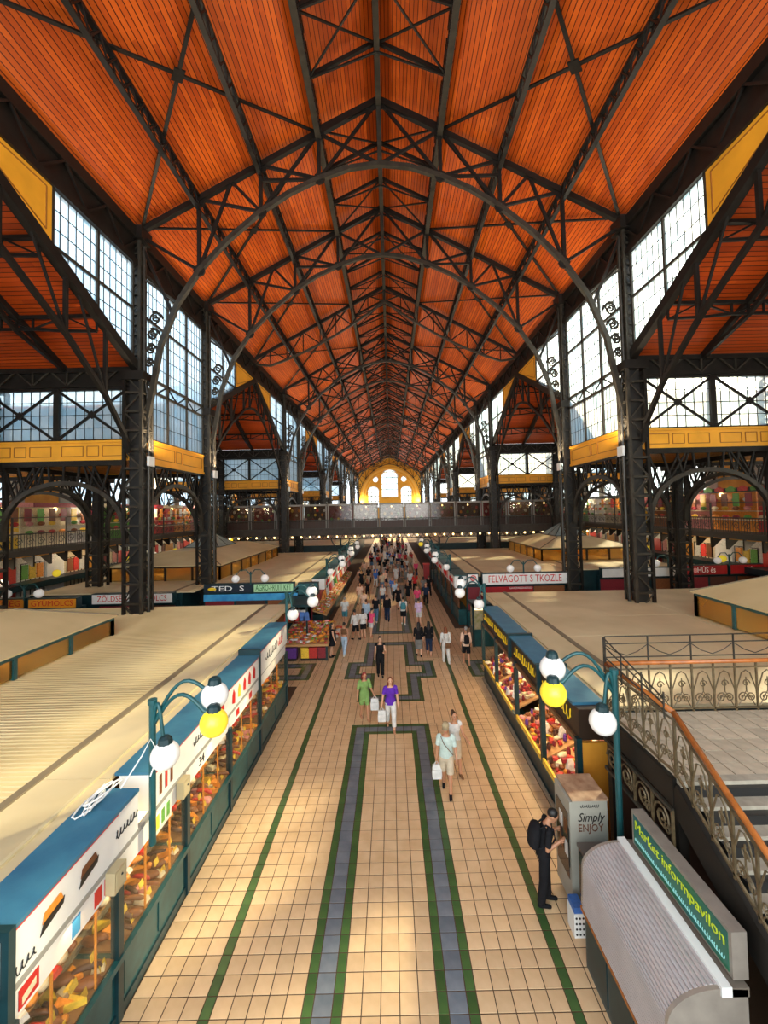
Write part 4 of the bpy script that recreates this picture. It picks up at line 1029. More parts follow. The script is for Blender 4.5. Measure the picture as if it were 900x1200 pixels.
for i in range(16):
    yy = 9.6+i*.55; good('bag', pick(['red', 'pink', 'white', 'yellow', 'maroon']), (4.75+.2*(i % 2), yy, 1.95), (0, 0, PI/2), 'small gift bag hanging under the grocery stall sign', 'gift bags hanging in the grocery stall', 'bag', 1.0, 'gift_bag')
globe_lamp('teal globe lamp on a tall pole, with a yellow globe, by the staircase', (4.1, 7.45, 0.0), 4.5, -1, reach=1.05)
globe_lamp('teal globe lamp with three white globes, at the grocery stall end', (4.15, 17.9, 2.4), 4.15, -1, False)
globe_lamp('teal globe lamp with white globes, over the raised sign box', (-4.1, 16.6, 2.4), 4.2, 1, False)
for i, (s, y) in enumerate(((-1, 27.5), (1, 28.5), (-1, 34), (1, 35), (-1, 40), (1, 41.5))):
    globe_lamp('white-globed teal lamp on the %s sign row, %s past the cross aisle' % ('fruit side' if s < 0 else 'butcher side', ['first', 'first', 'second', 'second', 'last', 'last'][i]), (s*4.2, y, 2.4), 4.25, -s, i == 5)
# ================================================================== front signs of the second blocks
def sign_front(label, xa, xb, y, za, zb, face, words, tm, extra=None, width=None, size=None):
    t = thing('shop_sign', label, 'sign', ((xa+xb)/2, y, za))
    MB().box(xa, xb, y, y+.35, za, zb).build('sign_box', TEALD, t)
    MB().box(xa+.05, xb-.05, y-.015, y, za+.05, zb-.05).build('sign_face', face, t)
    if words: text(t, words, size or (zb-za)*.75, ((xa+xb)/2, y-.02, (za+zb)/2), '-y', tm, width=width or (xb-xa)*.85)
    return t
def shopfront(label, xa, xb, y, h=2.68, m=TEALD):
    t = thing('market_shop', label, 'shop', ((xa+xb)/2, y, 0))
    MB().box(xa, xb, y+.1, y+.4, 0, h).build('front_wall', m, t); MB().box(xa, xb, y-.05, y+.12, 0, .9).build('counter', TEAL, t)
    n = max(1, round((xb-xa)/1.8))
    for i in range(n):
        p, q = xa+(xb-xa)*i/n+.08, xa+(xb-xa)*(i+1)/n-.08; MB().box(p, q, y+.07, y+.1, 1.0, h-.25).build('shop_window', GOODS[['maroon', 'dark', 'brown'][i % 3]], t)
s1 = sign_front('navy sign with white letters over blue wave band, beside the green fruit sign', -10.9, -8.05, 24.2, 2.78, 3.34, NAVY, 'TED  S', WHTP, width=1.9)
MB().box(-10.9, -5.4, 24.18, 24.2, 2.35, 2.74).build('wave_band', SKYB, s1); MB().ball((-10.4, 24.17, 3.05), (.25, .02, .1)).build('sign_mark', YELP, s1)
sign_front('pale green sign with dark green letters, next to navy sign', -8.0, -5.6, 24.2, 2.78, 3.34, GRNS, 'AGRO-FRUIT KFT', GRNP, width=2.1, size=.5)
sign_front('teal blank sign with a yellow dot, at the fruit stall corner', -5.4, -4.2, 24.27, 2.6, 3.3, TEAL, None, None)
sign_front('white sign with red greengrocer letters, behind the near lattice column', -16.4, -11.9, 22.7, 2.6, 3.2, SIGNW, 'ZÖLDSÉG  GYÜMÖLCS', REDP)
sign_front('orange sign reading fruit in red letters', -19.1, -16.5, 21.8, 2.65, 3.2, ORGS, 'GYÜMÖLCS', REDP)
sign_front('orange sign reading vegetables in red letters', -22, -19.35, 21.9, 2.65, 3.2, ORGS, 'ZÖLDSÉG', REDP)
sg = sign_front('white sign with big red cold-cuts letters, under a twin globe lamp', 5.8, 11.2, 25.9, 2.6, 3.35, SIGNW, 'FELVÁGOTT S TKÖZLE', REDP, size=.62)
MB().box(5.8, 9.0, 25.88, 25.92, 1.9, 2.5).build('red_lower_band', REDS, sg); scribble(sg, (8.2, 25.87, 2.42), '-y', 1.4, .14, WHTP)
sr = sign_front('small white sign with red ornament, at the butcher corner', 4.9, 5.6, 25.95, 2.68, 3.35, SIGNW, None, None)
MB().tube([(x, 25.92, z) for x, z in spiral((5.25, 3.05), .2, 2, 20)], .03, 5).build('red_ornament', REDP, sr)
sign_front('long white sign with faint grey script, behind the far lattice column', 14.2, 19.4, 27.6, 2.6, 3.25, SIGNW, None, None)
sh = sign_front('dark red sign reading meat in white letters', 19.9, 22.8, 27.8, 2.6, 3.3, REDS, 'HÚS és', WHTP, width=1.2)
MB().prism([(20.6+.16*math.cos(i*PI/6), 2.95+.16*math.sin(i*PI/6)) for i in range(12)], 'y', 27.77, 27.79).build('round_badge', GOODS['pink'], sh)
sign_front('dark red sign next to the meat sign', 22.95, 25.6, 27.8, 2.6, 3.3, REDS, 'H', WHTP, width=.3)
for lab, xa, xb, y in (('dark shop front under the orange signs', -21.9, -16.5, 22.1), ('dark shop front under the white greengrocer sign', -16.3, -11.9, 23.0), ('dark shop front under the green fruit sign', -10.9, -5.4, 24.15),
                       ('dark shop front under the cold-cuts sign', 4.9, 11.2, 26.2), ('dark shop front under the long white sign', 14.2, 19.4, 27.9), ('dark shop front under the meat sign', 19.9, 25.6, 28.1)): shopfront(lab, xa, xb, y)
def twin_lamp(label, x, y, z):
    t = thing('twin_globe_lamp', label, 'lamp', (x, y, z)); MB().tube([(x, y, z), (x, y, z+.75)], .045, 6).build('post', TEAL, t)
    for s in (-1, 1):
        MB().tube([(x, y, z+.55), (x+s*.25, y-.02, z+.85), (x+s*.6, y-.05, z+.85), (x+s*.85, y-.08, z+.55)], .03, 6).build('arm', TEAL, t, True); MB().ball((x+s*.85, y-.08, z+.35), .23, 14, 9).build('globe', GLOBEW, t, True)
twin_lamp('twin globe lamp above the navy and green signs', -8.1, 24.1, 3.3); twin_lamp('twin globe lamp above the cold-cuts sign', 8.4, 25.8, 3.3)
twin_lamp('twin globe lamp above the orange signs', -19.2, 21.7, 3.15); twin_lamp('twin globe lamp above the long white sign', 18.6, 27.5, 3.2); twin_lamp('twin globe lamp above the dark red meat sign', 22.85, 27.7, 3.25)
# sign rows along the aisle past the cross aisle
for i in range(6):
    a, b = 26.6+i*3, 29.4+i*3
    t = thing('sign_row_stall', 'teal butcher stall with pink and white sign, %s past the cross aisle' % ORD[i], 'stall', (4.6, (a+b)/2, 0))
    MB().box(4.4, 5.0, a, b, 0, .95).build('counter', TEAL, t); MB().box(4.35, 4.4, a, b, .95, 1.9).build('front_glass', GLASS_D, t); MB().box(4.2, 5.0, a, b, 2.35, 3.1).build('sign_box', SIGNW, t); MB().box(4.15, 5.05, a, b, 3.1, 3.16).build('canopy_top', TEAL, t)
    MB().box(5.0, 5.1, a, b, 0, 2.4).build('back_wall', AMBER, t); MB().box(4.17, 4.2, a+.2, b-.2, 2.45, 3.0).build('sign_face', GOODS['pink'] if i % 2 else SIGNW, t); scribble(t, (4.165, (a+b)/2, 2.72), '-x', 1.6, .36, REDP, .04)
    MB().box(4.3, 4.42, b-.06, b+.06, 0, 2.4).build('post', TEALD, t)
    if i in (0, 1, 2): MB().box(4.45, 4.5, a+.2, b-.2, 1.0, 2.3).build('doorway_panel', GOODS['brown'], t)
    t = thing('fruit_row_stall', 'greengrocer stall with white and red sign, %s past the cross aisle' % ORD[i], 'stall', (-4.6, (a+b)/2, 0))
    MB().box(-5.0, -4.3, a, b, 0, .8).build('counter', TEALD, t); MB().box(-5.0, -4.2, a, b, 2.45, 3.1).build('sign_box', SIGNW, t); MB().box(-5.05, -4.15, a, b, 3.1, 3.16).build('canopy_top', TEAL, t); MB().box(-5.1, -5.0, a, b, 0, 2.5).build('back_wall', GOODS['maroon'], t)
    MB().hexa([(-5, a, 1.05), (-4.1, a, .75), (-4.1, b, .75), (-5, b, 1.05)], [(-5, a, 1.15), (-4.1, a, .85), (-4.1, b, .85), (-5, b, 1.15)]).build('sloping_tray', MATS['tray_wood'], t); scribble(t, (-4.19, (a+b)/2, 2.78), '+x', 1.6, .36, REDP, .04)
    for q in range(4): good('bag', pick(['white', 'pink', 'red', 'orange', 'green']), (-4.35, a+.4+.65*q, 1.75), (0, 0, PI/2), 'bag hanging under the greengrocer signs past the cross aisle', 'bags under the greengrocer signs', 'bag', 2.0, 'gift_bag')
    shelf_goods('on the greengrocer trays past the cross aisle', lambda i2, n: (-4.88+.21*(i2 % 4), a+.1+(b-a-.2)*(i2//4)/(n/4), 1.12-.07*(i2 % 4)), [('round', 'red'), ('packet', 'pink'), ('round', 'orange'), ('packet', 'white'), ('packet', 'red'), ('round', 'green'), ('banana', 'yellow')], 24, .03, 1.5)
# open fruit stand at the cross aisle
t = thing('fruit_stand', 'open fruit stand heaped with red and orange produce, dark canopy behind', 'stall', (-4.2, 22, 0))
MB().box(-5.6, -3.1, 20.7, 20.8, .75, .85).build('front_board', MATS['tray_wood'], t)
MB().hexa([(-5.6, 20.75, .74), (-3.1, 20.75, .74), (-3.1, 24, 1.05), (-5.6, 24, 1.05)], [(-5.6, 20.75, .8), (-3.1, 20.75, .8), (-3.1, 24, 1.11), (-5.6, 24, 1.11)]).build('table_top', MATS['tray_wood'], t)
for x in (-5.5, -3.2):
    for y in (20.85, 23.9): MB().box(x-.05, x+.05, y-.05, y+.05, 0, .75).build('leg', TEALD, t)
for x in (-5.5, -4.4): MB().box(x-.04, x+.04, 21.9, 22.0, .9, 2.6).build('upright', TEALD, t)
MB().box(-5.9, -4.2, 21.6, 24, 2.5, 2.62).build('canopy', TEALD, t)
for i, (x, c) in enumerate(((-5.0, 'purple'), (-4.3, 'yellow'), (-3.9, 'red'), (-3.45, 'maroon'))):
    cr_ = thing('plastic_crate', WHAT[c]+' plastic crate on the floor under the fruit stand', 'crate', (x, 20.95, 0)); w_ = .2 if c != 'purple' else .26
    MB().box(x-w_, x+w_, 20.85, 21.25, .12, .62).build('crate_body', GOODS[c], cr_); MB().box(x-w_-.02, x+w_+.02, 20.83, 21.27, .58, .65).build('crate_rim', GOODS[c], cr_); MB().box(x-w_, x+w_, 20.85, 21.25, 0, .12).build('crate_foot', BLACK, cr_)
MIXF = [('packet', 'red'), ('packet', 'pink'), ('round', 'red'), ('round', 'orange'), ('packet', 'white'), ('packet', 'orange'), ('packet', 'maroon'), ('banana', 'yellow'), ('round', 'green')]
for r_ in range(13):
    yy = 20.95+.235*r_; shelf_goods('heaped on the open fruit stand', lambda i, n: (-5.45+2.25*(i+.5)/n, yy, .80+.30*(yy-20.75)/3.25+.1*abs(math.sin(i*2.1+r_))), MIXF, 13, .03, 1.5)
for i in range(9): good('bag', pick(['white', 'pink', 'red', 'blue', 'orange']), (-5.4+.25*(i % 5), 21.85+.5*(i//5), 1.75), (0, 0, 0), 'bag of produce hanging from the fruit stand canopy', 'bags hanging over the fruit stand', 'bag', 1.8, 'gift_bag')
for i in range(7): good('packet', pick(['purple', 'green', 'red', 'white', 'orange']), (-3.3, 24.6+.3*i, 0), (0, 0, i), 'wrapped packet stacked at the aisle edge past the fruit stand', 'packets at the aisle edge', 'packet', 2.2, 'wrapped_packet')
t = thing('red_kiosk', 'small red cabinet standing on the butcher side of the aisle', 'cabinet', (3.75, 43, 0)); MB().box(3.45, 4.05, 42.7, 43.3, 0, 1.7).build('cabinet_body', REDS, t); MB().box(3.4, 4.1, 42.65, 43.35, 1.7, 1.8).build('cabinet_top', GOODS['red'], t)
# display counter at the cross aisle, butcher side
t = thing('deli_counter', 'teal framed deli counter with lit display, at the cross aisle', 'counter', (5.0, 21.9, 0))
MB().box(4.5, 5.8, 22.4, 23.4, 0, .9).build('base_cabinet', TEAL, t); MB().box(4.55, 5.75, 22.45, 23.35, .9, 2.1).build('display_case', mat('deli_display', (.30, .30, .10), .5, color2=(.55, .45, .3), vscale=6), t); MB().box(4.45, 5.85, 22.35, 23.45, 2.1, 2.3).build('top_panel', TEALD, t)
for x in (4.5, 5.8): MB().box(x-.05, x+.05, 22.35, 22.45, 0, 2.3).build('post', TEALD, t)
MB().box(4.6, 5.7, 22.40, 22.44, 1.95, 2.08).build('lamp_tube', MATS['warm_tube'], t)
# ================================================================== staircase at the right
LZ = 3.45
st = thing('staircase', 'staircase with tiled landing, stone treads and dark open risers', 'staircase', (6.5, 6, 0))
LTILE = mat('pale_landing_tile', (.50, .42, .31), .45, var=.2, vscale=5, randv=.12)
STONE = mat('stone_tread', (.36, .32, .25), .5, var=.25, vscale=6)
MB().box(4.3, 11, 6.2, 8.15, LZ-.32, LZ-.03).build('landing_slab', BLACK, st)
lt = MB().box(-.142, .142, -.152, .152, -.03, 0).mesh('landing_tile', LTILE)
for i in range(22):
    for j in range(6): link('landing_tile', lt, st, (4.46+.302*i-6.5, 6.36+.322*j-6, LZ))
MB().box(4.3, 11, 6.10, 6.24, LZ-.08, LZ+.005).build('landing_nosing', STONE, st)
for i in range(1, 20):
    z = LZ-.172*i; y = 6.2-.30*i
    if y < .4: break
    MB().box(4.38, 11, y-.06, y+.14, z-.05, z).build('tread', STONE, st); MB().box(4.4, 11, y+.13, y+.25, z-.05, z+.12).build('riser', BLACK, st)
for x in (4.3, 11): MB().beam((x, 6.25, LZ-.25), (x, .6, LZ-.25-.172/.30*5.65), .1, .42).build('stringer', IRON, st)
MB().box(4.24, 4.34, 6.2, 8.15, LZ-.42, LZ-.02).build('landing_beam', IRON, st); MB().box(4.3, 11, 8.1, 8.2, LZ-.42, LZ-.02).build('landing_beam', IRON, st)
for x, y in ((4.36, 8.1), (4.36, 6.25), (8, 8.1)): MB().box(x-.07, x+.07, y-.07, y+.07, 0, LZ-.3).build('landing_post', IRON, st)
MB().box(4.5, 11, 8.05, 8.1, 0, LZ-.3).build('under_stair_wall', mat('dark_brown_panel', (.05, .02, .01), .6), st)
# frieze of scrolls under the landing edge
fz = thing('scroll_frieze', 'pierced iron scroll frieze under the landing edge', 'frieze', (4.22, 7.2, 2.5))
MB().beam((4.22, 8.1, 2.98), (4.22, 6.2, 2.98), .05, .05).beam((4.22, 8.1, 2.45), (4.22, 6.2, 2.45), .05, .05).build('rails', IRON2, fz)
for i in range(4):
    yc = 7.85-.47*i; m = MB(); m.tube([(4.22, yc+u-0, z) for u, z in spiral((0, 2.72), .2, 1.8, 18)], .018, 5); m.tube([(4.22, yc-.12+u, z) for u, z in spiral((0, 2.62), .1, 1.4, 12, -1)], .015, 5); m.box(4.20, 4.24, yc-.25, yc-.22, 2.45, 2.98); m.build('scroll', BRONZE, fz)
def scroll_panel(m, P, w, h):
    """one railing bay in its own plane: P(u, v) maps across and up to a point"""
    T = lambda pts, r=.011: m.tube([P(u, v) for u, v in pts], r, 5)
    T([(0, .06), (.05*w, .5*h), (.3*w, .9*h), (.5*w, .97*h), (.7*w, .9*h), (.95*w, .5*h), (w, .06)], .012)
    T(spiral((.32*w, .28*h), .25*w, 1.6, 16)); T(spiral((.70*w, .28*h), .22*w, 1.6, 16, -1)); T(spiral((.5*w, .64*h), .18*w, 1.4, 14))
    T([(.12*w, .08*h), (.5*w, .45*h), (.88*w, .08*h)]); T([(.5*w, .45*h), (.5*w, .8*h)])
def railing(name, label, pts, n_list, h=.95, rail=True, ext=0):
    """railing along a polyline of foot points, with scroll panels, posts and a wooden handrail"""
    t = thing(name, label, 'railing', tuple(pts[0]))
    for (p, q), n in zip(zip(pts, pts[1:]), n_list):
        p, q = Vector(p), Vector(q)
        for i in range(n):
            a, b = p.lerp(q, i/n), p.lerp(q, (i+1)/n); L = (b-a).length
            m = MB(); scroll_panel(m, lambda u, v: a+(b-a)*(u/L)+Vector((0, 0, v+.04)), L, h-.2); m.build('scroll_panel', BRONZE, t)
            MB().beam(a, a+Vector((0, 0, h)), .03).build('baluster', BRONZE, t)
        MB().beam(q, q+Vector((0, 0, h)), .035).build('baluster', BRONZE, t)
        MB().beam(p+Vector((0, 0, .06)), q+Vector((0, 0, .06)), .03).build('lower_rail', BRONZE, t); MB().beam(p+Vector((0, 0, h-.12)), q+Vector((0, 0, h-.12)), .025).build('upper_rail', BRONZE, t)
        if rail:
            MB().tube([p+Vector((0, 0, h)), q+Vector((0, 0, h))], .042, 8).build('handrail', WOODH, t, True)
        if ext:
            o = Vector((0, 0, h+.02)); e2 = ext
            for z in (.10, .36, .5): MB().beam(p+o+Vector((0, 0, z)), q+o+Vector((0, 0, z)), .018).build('guard_bar', IRON2, t)
            for i in range(0, n+1, 2):
                c = p.lerp(q, i/n)+o; MB().beam(c-Vector((0, 0, .1)), c+Vector((0, 0, .5)), .022).build('guard_post', IRON2, t)
                if i < n:
                    d = p.lerp(q, min(i+2, n)/n)+o; m = MB(); md = (c+d)/2
                    m.tube([c+Vector((0, 0, .34)), c.lerp(d, .25)+Vector((0, 0, .2)), md+Vector((0, 0, .13))], .009, 4); m.tube([d+Vector((0, 0, .34)), d.lerp(c, .25)+Vector((0, 0, .2)), md+Vector((0, 0, .13))], .009, 4); m.build('guard_scroll', IRON2, t)
    return t
railing('stair_railing', 'bronze scroll railing with wooden handrail descending beside the kiosk sign', [(4.3, 8.1, LZ), (4.3, 6.2, LZ), (4.3, 3.2, LZ-.573*3.0)], [5, 9], ext=0)
railing('landing_railing', 'bronze scroll railing with wooden handrail and added guard bars, along the landing', [(4.3, 8.12, LZ), (11, 8.12, LZ)], [16], ext=1)
g = thing('guard_rail', 'thin dark guard bars sloping down above the landing corner handrail', 'railing', (4.28, 8.1, LZ+1))
for z in (.1, .3, .46): MB().beam((4.26, 8.1, LZ+1+z), (4.26, 6.35, LZ+.85+z*.5), .018).build('guard_bar', IRON2, g)
for yy in (8.1, 7.5, 6.9, 6.35): MB().beam((4.26, yy, LZ+.8), (4.26, yy, LZ+1.0+.46*(yy-5.2)/2.9), .02).build('guard_post', IRON2, g)
# ================================================================== roller shutter kiosk, sign, fridge, cabinet
SHUT = mat('grey_shutter_slat', (.56, .52, .52), .35, .35, var=.08); ALU = mat('brushed_aluminium', (.36, .31, .26), .4, .3, var=.15, vscale=5)
kx0, kx1, ky0, ky1, kz0, kz1 = 3.14, 3.92, 4.85, 6.95, .95, 2.0
kq = thing('shutter_kiosk', 'kiosk closed by a curved grey roller shutter, beside the staircase', 'kiosk', (3.6, 5.6, 0))
MB().box(kx0+.06, 4.1, ky0, ky1, 0, kz0-.06).build('base_cabinet', mat('grey_teal_base', (.06, .085, .085), .5), kq)
for i in range(3): MB().box(kx0+.045, kx0+.062, ky0+.06+.68*i, ky0+.66+.68*i, .12, .8).build('base_panel', TEALD, kq)
MB().box(kx0, kx0+.12, ky0-.02, ky1+.02, kz0-.06, kz0).build('wood_edge', WOODH, kq)
N = 30; prof = []
for i in range(N+1):
    u = i/N
    if u < .45: prof.append((kx0+.02+.03*math.sin(u/.45*PI/2), kz0+.62*u/.45))
    else:
        a = (u-.45)/.55*PI/2; prof.append((kx0+.05+.62*(1-math.cos(a)), kz0+.62+.40*math.sin(a)))
for i in range(N):
    (x0, z0), (x1, z1) = prof[i], prof[i+1]; d = Vector((x1-x0, z1-z0)).normalized(); n_ = Vector((-d.y, d.x))*.024
    xm, zm = (x0+x1)/2, (z0+z1)/2
    MB().prism([(x0, z0), (x0+n_.x*.7+d.x*.006, z0+n_.y*.7+d.y*.006), (xm+n_.x, zm+n_.y), (x1+n_.x*.7-d.x*.006, z1+n_.y*.7-d.y*.006), (x1, z1)], 'y', ky0+.05, ky1-.05).build('shutter_slat', SHUT, kq)
for y in (ky0, ky1-.05): MB().prism([(x-.02*(i > 0), z+.012) for i, (x, z) in enumerate(prof)]+[(4.1, prof[-1][1]), (4.1, kz0)], 'y', y, y+.05).build('end_cheek', ALU, kq)
MB().box(prof[-1][0]-.02, prof[-1][0]+.1, ky0-.02, ky1+.02, prof[-1][1]-.06, prof[-1][1]+.05).build('shutter_headrail', WHITE, kq)
MB().box(prof[-1][0]+.1, 4.12, ky0, ky1, prof[-1][1]-.08, prof[-1][1]+.02).build('top_cover', mat('grey_top_cover', (.17, .14, .11), .5), kq)
MB().box(kx0+.4, 4.08, ky0+.06, ky1-.06, kz0, prof[-1][1]-.14).build('inner_body', BLACK, kq)
sg = thing('light_box_sign', 'aluminium box sign with green and blue face and yellow letters, above kiosk shutter', 'sign', (4.02, 5.85, 2.0))
MB().box(3.98, 4.16, 4.9, 6.85, 2.02, 2.55).build('sign_case', ALU, sg); MB().box(3.972, 3.98, 4.95, 6.8, 2.06, 2.5).build('sign_face', mat('teal_green_sign', (.008, .11, .14), .3, color2=(.015, .16, .035), vscale=1.4), sg)
text(sg, 'Market informpavilon', .2, (3.968, 5.87, 2.37), '-x', mat('lime_print', (.62, .75, .03), .4), width=1.75); scribble(sg, (3.968, 5.87, 2.16), '-x', 1.75, .06, mat('aqua_print', (.30, .66, .62), .4), .016)
for y in (5.1, 6.6): MB().box(4.02, 4.08, y-.03, y+.03, 1.93, 2.03).build('bracket', ALU, sg)
RUST = mat('worn_fridge_top', (.55, .36, .22), .6, color2=(.30, .15, .08), vscale=5)
FRG = mat('fridge_grey_panel', (.36, .345, .29), .4, var=.08)
fr = thing('drinks_fridge', 'tall grey drinks fridge with handwritten side and rusty top', 'fridge', (3.72, 8.15, 0))
MB().box(3.42, 4.06, 7.8, 8.5, .08, 2.03).build('fridge_body', FRG, fr); MB().box(3.40, 4.08, 7.78, 8.52, 2.03, 2.06).build('fridge_top', RUST, fr); MB().box(3.45, 4.03, 7.83, 8.47, 0, .08).build('fridge_base', BLACK, fr)
dr = MB().box(3.36, 3.42, 7.8, 8.5, .12, 2.0).build('fridge_door', FRG, fr); MB().box(3.352, 3.36, 7.88, 8.42, .55, 1.75).build('door_glass', mat('dark_fridge_glass', (.03, .03, .03), .1), dr); MB().box(3.335, 3.352, 7.84, 7.87, .8, 1.5).build('door_handle', BLACK, dr)
for yy, z in ((7.98, 1.45), (8.2, 1.45), (7.98, 1.05), (8.2, 1.05)): MB().box(3.346, 3.352, yy-.07, yy+.07, z-.13, z+.13).build('door_sticker', pick([WHITE, GOODS['cream'], GOODS['brown']]), dr)
text(fr, 'Simply', .22, (3.74, 7.795, 1.72), '-y', BLKP, width=.5, shear=.35); text(fr, 'ENJOY', .19, (3.74, 7.795, 1.53), '-y', mat('brown_print', (.16, .06, .03), .5), width=.46); scribble(fr, (3.74, 7.793, 1.93), '-y', .34, .06, BLKP, .01)
cbn = thing('display_cabinet', 'low black display cabinet with glass front, between fridge and kiosk', 'cabinet', (3.75, 7.3, 0))
MB().box(3.42, 4.02, 7.02, 7.62, 0, 1.36).build('cabinet_body', BLACK, cbn); MB().box(3.40, 4.04, 7.0, 7.64, 1.36, 1.41).build('cabinet_top', mat('brown_grey_top', (.11, .09, .075), .5), cbn); MB().box(3.405, 3.42, 7.06, 7.58, .1, 1.3).build('cabinet_glass', mat('cabinet_glass', (.04, .045, .045), .1), cbn)
MB().box(3.398, 3.405, 7.12, 7.4, .25, .5).build('orange_label', GOODS['orange'], cbn); MB().box(3.398, 3.405, 7.3, 7.5, .6, .8).build('green_label', GOODS['green'], cbn)
bg_ = thing('shopping_box', 'white dotted carton with blue top standing by the cabinet', 'box', (3.30, 7.5, 0)); MB().box(3.2, 3.39, 7.38, 7.66, 0, .40).build('carton', WHITE, bg_); MB().box(3.21, 3.38, 7.39, 7.65, .40, .5).build('blue_wrap', GOODS['blue'], bg_)
dm = MB().prism([(.02*math.cos(i*PI/3), .02*math.sin(i*PI/3)) for i in range(6)], 'y', -.003, 0).mesh('printed_dot', BLKP)
for i in range(3):
    for j in range(4): link('printed_dot', dm, bg_, (-.06+.06*i, -.121, .06+.09*j))

# ================================================================== galleries, footbridge
DECK = mat('dark_gallery_deck', (.05, .04, .032), .6, var=.3); BULB = mat('warm_bulb', (1, .8, .45), .3, emit=(1, .66, .25), estr=4.5); MESHR = mat('grey_railing_iron', (.065, .058, .048), .5)
SCREEN = glass_mat('grey_screen_glass', (.80, .78, .74), .96, (.3, .3, .28))
brk = MB().prism([(0, 0), (.9, 0), (.9, -.08), (.12, -.55), (0, -.55)], 'y', -.06, .06)
SHOPC = ['red', 'cream', 'orange', 'white', 'pink', 'green', 'brown', 'maroon', 'yellow']
for s in (-1, 1):
    sd = 'pastry stall side' if s < 0 else 'staircase side'
    gl = thing('side_gallery', 'upper gallery deck with amber brackets along the aisle wall, '+sd, 'gallery', (s*24, 60, 5.3))
    MB().box(min(s*22, s*26.3), max(s*22, s*26.3), 2, 148, 5.2, 5.42).build('deck', DECK, gl); MB().box(min(s*21.9, s*22.05), max(s*21.9, s*22.05), 2, 148, 5.15, 5.5).build('deck_fascia', MESHR, gl)
    y = 8.; bmesh_ = MB().box(-.5, .5, -.45, .45, -.12, .0).mesh('amber_coffer', AMBER); kmesh = MB().prism([(0, 0), (s*.9, 0), (s*.12, -.7), (0, -.7)], 'y', -.06, .06).mesh('deck_bracket', IRON)
    while y < 110: link('amber_coffer', bmesh_, gl, (s*22.55-s*24, y-60, -.1)); link('deck_bracket', kmesh, gl, (s*22.0-s*24, y+.6-60, -.15)); y += 1.3
    for i in range(22):
        a, b = 8+4*i, 12+4*i
        if b > 98: break
        t = thing('gallery_railing', 'grey iron gallery railing with mesh panels, %s section, %s' % (ORDN[i], sd), 'railing', (s*22, a, 5.42), 'gallery railing sections, '+sd)
        MB().box(s*22-.03, s*22+.03, a, b, 6.45, 6.52).build('top_rail', MESHR, t); MB().box(s*22-.02, s*22+.02, a, b, 5.5, 5.55).build('bottom_rail', MESHR, t)
        MB().box(s*22-.04, s*22+.04, a-.04, a+.04, 5.42, 7.5).build('post', MESHR, t); MB().box(s*22-.025, s*22+.025, a, b, 7.45, 7.5).build('screen_rail', MESHR, t)
        m = MB()
        for j in range(20): yy = a+.2*j; m.box(s*22-.012, s*22+.012, yy-.012, yy+.012, 5.5, 6.5)
        for j in range(5): m.tube([(s*22, a+.4+.8*j+u, z) for u, z in spiral((0, 6.0), .3, 1.5, 14)], .02, 4)
        m.build('baluster_mesh', MESHR, t)
        # upper shop behind
        c = SHOPC[(i*2+(s > 0)) % 9]; c2 = SHOPC[(i*3+1+(s > 0)*2) % 9]
        sh = thing('gallery_shop', '%s and %s gallery shop with hanging goods, %s unit, %s' % (WHAT[c], WHAT[c2], ORDN[i], sd), 'shop', (s*25, (a+b)/2, 5.42), 'gallery shops with %s and %s, %s' % (c, c2, sd))
        MB().box(min(s*25.2, s*25.4), max(s*25.2, s*25.4), a+.05, b-.05, 5.42, 8.2).build('back_wall', GOODS[c], sh)
        MB().box(min(s*24.2, s*25.3), max(s*24.2, s*25.3), a+.05, b-.05, 8.2, 8.5).build('header_board', GOODS[c2] if s < 0 else TEALD, sh)
        for j in range(3): MB().box(min(s*24.8, s*25.2), max(s*24.8, s*25.2), a+.2, b-.2, 6.2+.62*j, 6.25+.62*j).build('shelf', GOODS['cream'], sh)
        for j in range(12): q = .28*(j % 4); MB().ball((s*24.9, a+.45+.95*(j % 4), 6.42+.62*(j//4)), (.12, .32, .16), 7, 5).build('shelf_goods', GOODS[SHOPC[(i+j*2) % 9]], sh)
        for j in range(4): MB().box(min(s*24.2, s*24.25), max(s*24.2, s*24.25), a+.3+j, a+.8+j, 7.2, 8.1).build('hanging_cloth', GOODS[SHOPC[(i+j) % 9]], sh)
        if s > 0 and i in (3, 4, 5):
            for j in range(4): MB().prism([(a+.5+j, 8.25), (a+1.2+j, 8.25), (a+1.25+j, 8.45), (a+.85+j, 8.62), (a+.45+j, 8.45)], 'x', 24.1, 24.19).build('fruit_picture', GOODS['red' if j % 2 else 'green'], sh)
        MB().ball((s*24.4, (a+b)/2, 8.05), .14, 8, 6).build('shop_bulb', BULB, sh)
        # ground floor shop under the gallery
        gs = thing('ground_shop', 'ground shop with barred window and %s door, %s under the gallery, %s' % (['amber', 'red', 'white'][i % 3], ORDN[i], sd), 'shop', (s*25.2, (a+b)/2, 0), 'ground shops with %s doors, %s' % (['amber', 'red', 'white'][i % 3], sd))
        MB().box(min(s*25.3, s*25.6), max(s*25.3, s*25.6), a, b, 0, 5.0).build('shop_wall', GOODS['white'] if i % 3 else GOODS['cream'], gs); MB().box(min(s*25.2, s*25.3), max(s*25.2, s*25.3), a+2.3, b-.2, 0, 4.2).build('shop_door', [AMBER, GOODS['red'], SIGNW][i % 3], gs)
        m = MB()
        for j in range(6): m.box(s*25.25-.02, s*25.25+.02, a+.2+.38*j-.02, a+.2+.38*j+.02, 1, 4.3)
        for j in range(5): m.box(s*25.25-.02, s*25.25+.02, a+.2, a+2.1, 1+.82*j-.02, 1+.82*j+.02)
